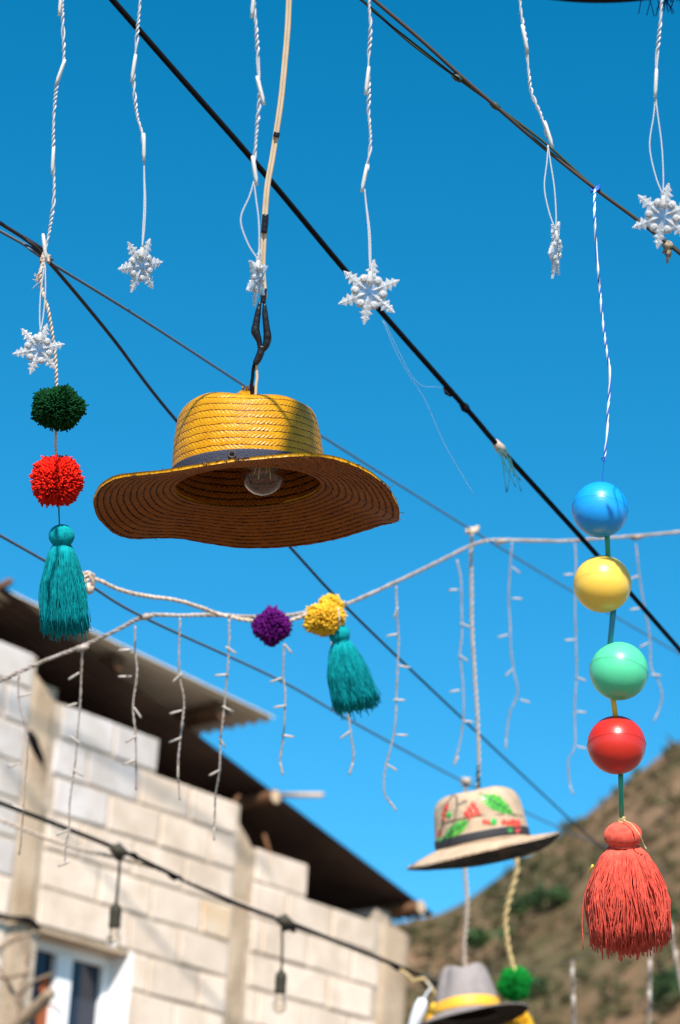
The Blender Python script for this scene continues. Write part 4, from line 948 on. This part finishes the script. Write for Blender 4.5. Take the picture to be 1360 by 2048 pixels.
# ------------------------------------------------------------------ fairy light string
def fairy():
    pts = [(-60, 1390, 4.35), (0, 1362, 4.3), (80, 1325, 4.28), (165, 1292, 4.25), (230, 1262, 4.22), (292, 1232, 4.19), (360, 1231, 4.2), (430, 1230, 4.22), (505, 1234, 4.27), (560, 1233, 4.3), (610, 1225, 4.33), (690, 1209, 4.38), (795, 1163, 4.6), (880, 1122, 5.0), (945, 1090, 5.28), (985, 1080, 5.3), (1050, 1081, 5.3), (1130, 1082, 5.3), (1200, 1077, 5.3), (1275, 1072, 5.35), (1360, 1064, 5.4), (1430, 1058, 5.4)]
    root = thing('fairy_light_string', 'long sagging icicle fairy light string with short dangling drops', 'fairy lights', P(690, 1209, 4.38))
    q = catmull(PP(pts), 8)
    MB().twist(q, 0.0020, 0.0020, 0.034, 3, 6, 0.005, irr=0.5).build('main_wire', M['fairy'], root)
    for (x, y, dd) in [(165, 1295, 4.24), (292, 1233, 4.19), (1005, 1082, 5.3), (1275, 1074, 5.35)]:
        MB().tube(PP([(x - 12, y + 4, dd), (x, y, dd - .003), (x + 12, y - 2, dd)]), [0.004, 0.0065, 0.004], 7).build('wire_tie', M['fairy'], root)
    P3 = np.array([p[0] for p in pts]); D3 = np.array([p[2] for p in pts])
    drops = [
        ([(38, 1345), (38, 1400), (55, 1480), (50, 1570), (42, 1680), (38, 1710)], [(52, 1390, -1.3), (28, 1530, -1.2), (36, 1615, 1.2)]),
        ([(165, 1297), (163, 1340), (160, 1410), (155, 1470), (150, 1530), (140, 1600), (138, 1660), (132, 1690), (130, 1730)], [(148, 1352, -1.0), (142, 1410, -1.3), (150, 1480, 0.9), (155, 1545, 1.0), (124, 1665, -1.1), (128, 1728, -1.2)]),
        ([(270, 1252), (270, 1300), (274, 1345), (266, 1410), (270, 1460), (272, 1500), (272, 1580)], [(250, 1300, -1.5), (250, 1353, -1.55), (275, 1425, 0.6), (262, 1478, -1.0), (258, 1525, -1.2)]),
        ([(360, 1236), (358, 1300), (359, 1352), (368, 1400), (364, 1450), (357, 1510), (356, 1550), (360, 1600)], [(355, 1355, -0.8), (352, 1424, -1.3), (350, 1480, -1.2), (356, 1545, 0.0)]),
        ([(458, 1238), (458, 1290), (455, 1340), (449, 1410), (441, 1480), (439, 1540), (431, 1590), (430, 1625), (428, 1670)], [(462, 1300, 1.0), (443, 1350, -1.5), (456, 1418, 1.1), (444, 1484, 0.5), (430, 1545, -1.1), (428, 1668, 0)]),
        ([(568, 1290), (566, 1350), (570, 1380), (569, 1440), (566, 1480), (560, 1515), (562, 1540)], [(576, 1297, 0.7), (552, 1360, -1.2), (560, 1413, -1.4), (575, 1472, 1.4), (563, 1538, 0.2)]),
        ([(680, 1218), (681, 1280), (688, 1330), (692, 1390), (697, 1430), (703, 1480), (707, 1510), (701, 1540)], [(672, 1285, -1.4), (708, 1337, 1.4), (680, 1408, -1.5), (690, 1470, -0.9), (702, 1538, -0.3)]),
        ([(792, 1172), (794, 1230), (797, 1290), (793, 1380), (791, 1440), (784, 1485), (770, 1540), (768, 1580), (776, 1600), (786, 1612)], [(792, 1225, -0.3), (785, 1270, -1.4), (808, 1333, 1.4), (798, 1400, 1.5), (803, 1470, 1.5), (784, 1535, 1.0), (786, 1612, 0.6)]),
        ([(914, 1120), (922, 1160), (923, 1210), (924, 1270), (920, 1310), (926, 1370), (927, 1430), (921, 1480), (909, 1525)], [(906, 1180, -1.5), (930, 1250, 1.2), (927, 1316, 1.0), (910, 1382, -1.4), (936, 1443, 1.5), (912, 1522, -0.5)]),
        ([(1024, 1085), (1020, 1140), (1017, 1190), (1020, 1250), (1022, 1300), (1028, 1345), (1035, 1385), (1020, 1425), (1014, 1460), (1012, 1490)], [(1032, 1140, 0.9), (1034, 1197, 1.5), (1006, 1272, -1.3), (1018, 1345, -0.8), (1050, 1402, 1.3), (1012, 1488, 0)]),
        ([(1150, 1088), (1152, 1140), (1150, 1200), (1152, 1290), (1153, 1350), (1149, 1420), (1150, 1490), (1137, 1520), (1138, 1555), (1143, 1580)], [(1138, 1149, -1.5), (1140, 1280, -1.5), (1162, 1358, 1.2), (1162, 1424, 1.5), (1163, 1495, 1.3), (1143, 1580, 0.3)]),
        ([(1272, 1088), (1276, 1130), (1281, 1170), (1292, 1230), (1300, 1280), (1302, 1335), (1316, 1360), (1324, 1395), (1314, 1432)], [(1268, 1155, -1.2), (1270, 1218, -1.4), (1288, 1290, -1.1), (1312, 1350, 1.5), (1312, 1434, -0.4)]),
    ]
    for path, leds in drops:
        dd = float(np.interp(path[0][0], P3, D3)) - 0.01
        dr = MB().twist(catmull(PP([(x, y, dd) for x, y in path]), 6), 0.0011, 0.00115, 0.022, 2, 5, 0.005, irr=0.6).build('drop', M['fairy'], root)
        for (x, y, a) in leds:
            c = P(x, y, dd - 0.003); v = unit(-CU * math.cos(a) + CX * math.sin(a)); L = 0.0115
            MB().tube([c - v * L, c - v * L * 0.5, c + v * L * 0.5, c + v * L], [0.0013, 0.0020, 0.0021, 0.0017], 7).build('led', M['fairy_led'], dr)
fairy()

# lower fairy drops in front of the mountain, on the slack thread line
def low_drop(label, path, d):
    root = thing('fairy_light_drop', label, 'fairy lights', P(*path[0], d), 'fairy light drops at lower right')
    MB().twist(catmull(PP([(x, y, d) for x, y in path]), 6), 0.004, 0.004, 0.05, 2, 5, 0.012).build('wire', M['fairy'], root)
    for i, (x, y) in enumerate(path[1:-1]):
        c = P(x, y, d - 0.01); MB().tube([c - CU * 0.02, c + CU * 0.03], [0.005, 0.006], 7).build('led', M['fairy_led'], root)
low_drop('fairy light drop on the mountain left of the coral tassel', [(1144, 1920), (1145, 1955), (1147, 2010), (1149, 2075)], 7.6)
low_drop('fairy light drop directly under the coral tassel', [(1300, 1870), (1300, 1940), (1299, 2000), (1297, 2080)], 7.6)
low_drop('fairy light drop slanting at the right edge behind the tassel', [(1338, 1840), (1343, 1870), (1352, 1920), (1366, 1990), (1372, 2060)], 7.7)

# ------------------------------------------------------------------ middle garland: purple and yellow pompoms, teal tassel
d = 4.12
gm = thing('rope_garland', 'slanted rope garland with purple pompom, yellow pompom and teal tassel', 'garland', P(600, 1240, d))
MB().twist(catmull(PP([(160, 1160, 3.98), (178, 1156, 3.99), (205, 1164, 4.0), (240, 1180, 4.02), (290, 1192, 4.05), (350, 1200, 4.07), (400, 1215, 4.1), (430, 1226, d), (470, 1236, d), (510, 1243, d), (545, 1250, d), (590, 1238, d), (630, 1222, d), (655, 1215, d + .02), (690, 1206, 4.25)]), 8), 0.0018, 0.0021, 0.03, 3, 6, 0.004, irr=0.4).build('rope', M['twine'], gm)
mb = MB()
for i in range(9): mb.tube(catmull([P(172, 1164, 3.985) + np.array([0.012, 0.01, 0.014]) * np.array([math.cos(t + i), math.sin(t * 1.2 + i), math.sin(t + 1.7 * i)]) for t in np.linspace(0, 4.5, 7)], 4), 0.0028, 5)
mb.tube(PP([(172, 1168, 3.98), (178, 1180, 3.98), (182, 1188, 3.98)]), [0.006, 0.0085, 0.004], 6); mb.build('knot', M['twine'], gm)
s = px(d)
pompom('pompom', M['y_purple'], gm, P(544, 1253, d), 39 * s, 37 * s, 36 * s, 1200, 0.0016, 8, 0.12)
pompom('pompom', M['y_yellow'], gm, P(648, 1238, d), 40 * s, 36 * s, 34 * s, 1200, 0.0015, 9, 0.10)
pompom('pompom', M['y_yellow'], gm, P(662, 1210, d + 0.02), 24 * s, 24 * s, 22 * s, 500, 0.0015, 10, 0.10)
tassel(gm, M['y_teal'], P(675, 1250, d), P(706, 1410, d), 16 * s, 40 * s, 42 * s, 1200, 0.0009, 44, head_r=20 * s, stray=0.05, skew=0.007, head_h=0.95)
MB().tube(catmull(PP([(676, 1215, d - 0.03), (679, 1240, d - 0.035), (676, 1252, d - 0.02)]), 5), 0.0016, 6).build('tie_twine', M['twine'], gm)

# ------------------------------------------------------------------ green pompom and yellow pompom near the grey hat
d = 7.2; s = px(d)
gp = thing('pompom', 'bright green pompom hanging by golden twine beside the grey felt hat', 'pompom', P(1030, 1968, d))
MB().twist(catmull(PP([(1010, 1610, d), (1025, 1690, d), (1034, 1730, d), (1028, 1765, d), (1018, 1800, d), (1011, 1835, d), (1013, 1870, d), (1017, 1900, d), (1026, 1935, d), (1030, 1960, d)]), 8), 0.0042, 0.0046, 0.06, 2, 6).build('hanging_twine', M['goldtwine'], gp)
pompom('yarn_ball', M['y_bgreen'], gp, P(1029, 1968, d), 33 * s, 33 * s, 34 * s, 1300, 0.0022, 15, 0.08)
d = 7.35; s = px(d)
yp = thing('pompom', 'yellow pompom half hidden behind the brim of the grey felt hat', 'pompom', P(1040, 2052, d))
pompom('yarn_ball', M['y_yellow'], yp, P(1038, 2050, d), 28 * s, 28 * s, 30 * s, 700, 0.0022, 16, 0.08)
MB().twist(PP([(1030, 1990, d), (1036, 2040, d)]), 0.003, 0.003, 0.05, 2, 5).build('hanging_twine', M['goldtwine'], yp)
yq = thing('yellow_tassel', 'yellow yarn tassel tucked at the left of the grey felt hat brim', 'tassel', P(862, 2030, d))
tassel(yq, M['y_yellow'], P(872, 2006, d), P(856, 2075, d), 8 * s, 20 * s, 22 * s, 260, 0.002, 51, head_r=10 * s)
MB().tube(PP([(872, 2006, d), (880, 1985, d), (872, 1972, d)]), 0.004, 6).build('tie_thread', M['black'], yq)

# ------------------------------------------------------------------ festoon bulbs
def festoon():
    pts = [(-80, 1575, 6.3), (0, 1606, 6.35), (110, 1648, 6.4), (235, 1698, 6.5), (330, 1742, 6.6), (420, 1785, 6.7), (500, 1818, 6.8), (570, 1842, 6.9), (680, 1886, 7.1), (770, 1922, 7.25), (855, 1958, 7.4), (920, 1990, 7.5), (1000, 2030, 7.6)]
    root = thing('festoon_cable', 'black festoon cable with bulb sockets sagging across the block wall', 'cable', P(500, 1818, 6.8))
    MB().tube(catmull(PP(pts), 8), 0.0062, 7).build('cable', M['black'], root)
    rope = [(-80, 1615, 6.3), (0, 1640, 6.32), (90, 1676, 6.38), (165, 1700, 6.45), (235, 1716, 6.52), (310, 1736, 6.59), (345, 1750, 6.62), (400, 1772, 6.67), (480, 1806, 6.78), (560, 1837, 6.88)]
    MB().twist(catmull(PP(rope), 8), 0.003, 0.0030, 0.04, 2, 5).build('support_rope', M['twine'], root)
    for (x, y, d) in [(236, 1700, 6.48), (569, 1842, 6.88), (852, 1957, 7.38)]:
        mb = MB(); s = px(d)
        mb.tube(PP([(x - 16, y - 6, d), (x - 6, y - 1, d), (x + 2, y + 1, d), (x + 18, y + 8, d)]), [0.008, 0.016, 0.018, 0.008], 9)
        mb.tube(PP([(x + 2, y - 14, d), (x + 2, y - 6, d), (x + 1, y + 8, d), (x + 3, y + 20, d)]), [0.004, 0.012, 0.014, 0.009], 8)
        mb.build('junction', M['rubber'], root)
    for (x, y, d, sx) in [(345, 1752, 6.62, 1), (270, 1712, 6.53, 1), (583, 1856, 6.9, -1), (790, 1932, 7.27, 1)]:
        MB().tube(PP([(x - 8, y - 5, d), (x, y, d), (x + 7, y + 8, d)]), [0.007, 0.0095, 0.006], 7).build('tape_wrap', M['black'], root)
    def bulb(label, x0, y0, x1, y1, d, bw):
        s = px(d); r = thing('festoon_bulb', label, 'light bulb', P(x1, y1, d), 'clear festoon bulbs')
        MB().tube(catmull(PP([(x0, y0, d), ((x0 + x1) / 2 + 1, (y0 + y1) / 2, d), (x1, y1, d)]), 5), 0.0042, 6).build('drop_wire', M['rubber'], r)
        dn = unit(P(x1 - 4, y1 + 60, d) - P(x1, y1, d)); e1 = unit(CX - dn * CX.dot(dn)); e2 = np.cross(dn, e1)
        B = np.column_stack([np.append(e1, 0), np.append(e2, 0), np.append(dn, 0), np.append(P(x1, y1, d), 1)])
        MB().lathe([(0.003, -0.012), (0.007, 0.0), (0.015, 0.008), (0.0165, 0.02), (0.0155, 0.05), (0.0168, 0.054), (0.016, 0.062)], 16, B).build('socket', M['rubber'], r)
        R = bw * s; z0 = 0.06
        prof = [(0.014, z0), (0.0145, z0 + 0.012)] + [(R * math.sin(a), z0 + 0.014 + R * 1.2 - R * math.cos(a) * 1.15) for a in np.linspace(0.75, math.pi - 0.02, 16)]
        inn = [(max(0.0003, a - 0.001), z - (0.001 if i > 9 else 0)) for i, (a, z) in enumerate(prof)]
        g = MB().lathe(prof, 24, B); k = len(g.f); g.lathe(inn, 24, B); g.f = g.f[:k] + [f[::-1] for f in g.f[k:]]
        gl_ = g.build('glass', M['smoke_glass'], r)
        for k in (-1, 1):
            q = [(k * 0.006, 0, z0 + 0.005), (k * 0.009, 0, z0 + 0.03), (k * 0.004, 0.004, z0 + 0.045)]; MB().tube(xf(q, B), 0.0012, 5).build('filament', M['filament'], gl_)
    bulb('clear festoon bulb hanging left, above the white window', 240, 1712, 232, 1808, 6.48, 15)
    bulb('clear festoon bulb hanging in front of the middle concrete column', 564, 1856, 563, 1942, 6.88, 14.5)
festoon()
d = 7.3
pl = thing('white_plug', 'white plastic connector hanging from the cable left of the grey hat', 'connector', P(836, 2030, d)); s = px(d)
MB().tube(PP([(846, 1998, d), (842, 2012, d), (836, 2030, d), (828, 2052, d), (824, 2062, d)]), [8 * s, 13 * s, 13.5 * s, 12 * s, 9 * s], 14).build('housing', M['white_plastic'], pl)
MB().tube(catmull(PP([(852, 1962, d), (862, 1975, d), (855, 1985, d), (847, 2000, d)]), 6), 0.004, 6).build('lead_wire', M['white_twine'], pl)
MB().twist(catmull(PP([(790, 1932, d), (815, 1950, d), (826, 1962, d), (838, 1958, d), (850, 1960, d), (866, 1982, d), (880, 2000, d)]), 6), 0.003, 0.003, 0.03, 2, 5).build('gold_twine', M['goldtwine'], pl)

# ------------------------------------------------------------------ dry branches and a black wire at the lower left
def branch():
    d = 10.8; root = thing('dry_branch', 'bare dry branches in front of the house at the lower left', 'branch', P(20, 2100, d))
    def br(name, pts, r0, r1):
        q = catmull(PP([(x, y, d + dz) for x, y, dz in pts]), 6); MB().tube(q, np.linspace(r0, r1, len(q)), 7).build(name, M['twig'], root)
    br('stem', [(-10, 2110, 0), (30, 2055, 0), (65, 2022, -.05), (102, 1985, -.1)], 0.035, 0.026)
    br('twig', [(30, 2055, 0), (42, 2020, .05), (25, 1985, .1), (8, 1950, .1), (-10, 1930, .1)], 0.016, 0.008)
    br('twig', [(45, 2040, 0), (38, 1990, 0), (55, 1930, .05), (42, 1880, .1), (30, 1862, .1)], 0.013, 0.005)
    br('twig', [(38, 1990, 0), (70, 1962, -.1), (108, 1946, -.1)], 0.009, 0.004)
    br('twig', [(-10, 1955, .1), (30, 1952, .05), (62, 1945, 0)], 0.012, 0.006)
    br('twig', [(70, 2018, 0), (100, 2010, -.1), (125, 2030, -.1)], 0.008, 0.004)
    br('twig', [(-5, 1900, .1), (25, 1880, .1), (60, 1868, .1), (70, 1862, .1)], 0.013, 0.006)
    br('twig', [(55, 1930, .05), (60, 1900, .05), (48, 1862, .05)], 0.009, 0.004)
branch()
u, z = Wh(0, 1834, 0.03)
mb = MB(); mb.tube(catmull([Wp(*Wh(x, y, 0.03), 0.03) for x, y in [(-60, 1828), (0, 1834), (35, 1838), (52, 1838), (66, 1846), (76, 1858)]], 6), np.linspace(0.012, 0.018, 31), 7)
tag(mb.build('wall_wire', M['black'], None, origin=Wp(u, z, 0.03)), 'short black wire fixed across the left concrete column', 'wire')

# two more cables cross high above the street; only their shadows on the block wall are in the picture
for (lab, pts, r) in [('high black cable above the frame, over the street beside the house', [(-60, 1370), (0, 1400), (115, 1462), (330, 1590), (460, 1682), (540, 1740)], 0.013),
                      ('second high black cable above the frame, steeper than the first', [(-60, 1440), (0, 1520), (100, 1640), (240, 1790), (350, 1920), (440, 2015), (520, 2100)], 0.011)]:
    q = [Wp(*Wh(x, y, 0.0), 0.0) + np.array(SUN_DIR) * 8.2 for x, y in pts]
    root = thing('overhead_cable', lab, 'cable', q[2]); MB().tube(catmull(q, 6), r, 7).build('conductor', M['black'], root)

# unseen garland added nearer, above the frame, to shade the right of the yellow crown
c = P(606, 862, 3.06) + np.array(SUN_DIR) * 1.8
gt = thing('shade_garland', 'teal tassel and red pompom added above the frame to shade the yellow crown', 'garland', c)
tassel(gt, M['y_teal'], c + np.array([0, 0, 0.12]), c + np.array([0, 0, -0.10]), 0.014, 0.027, 0.029, 700, 0.0008, 77, head_r=0.016)
pompom('pompom', M['y_red'], gt, c + np.array([0, 0, 0.20]), 0.033, 0.033, 0.033, 900, 0.0012, 78)
MB().tube([c + np.array([0, 0, 0.11]), c + np.array([0, 0, 0.75])], 0.0013, 6).build('hanging_thread', M['twine'], gt)
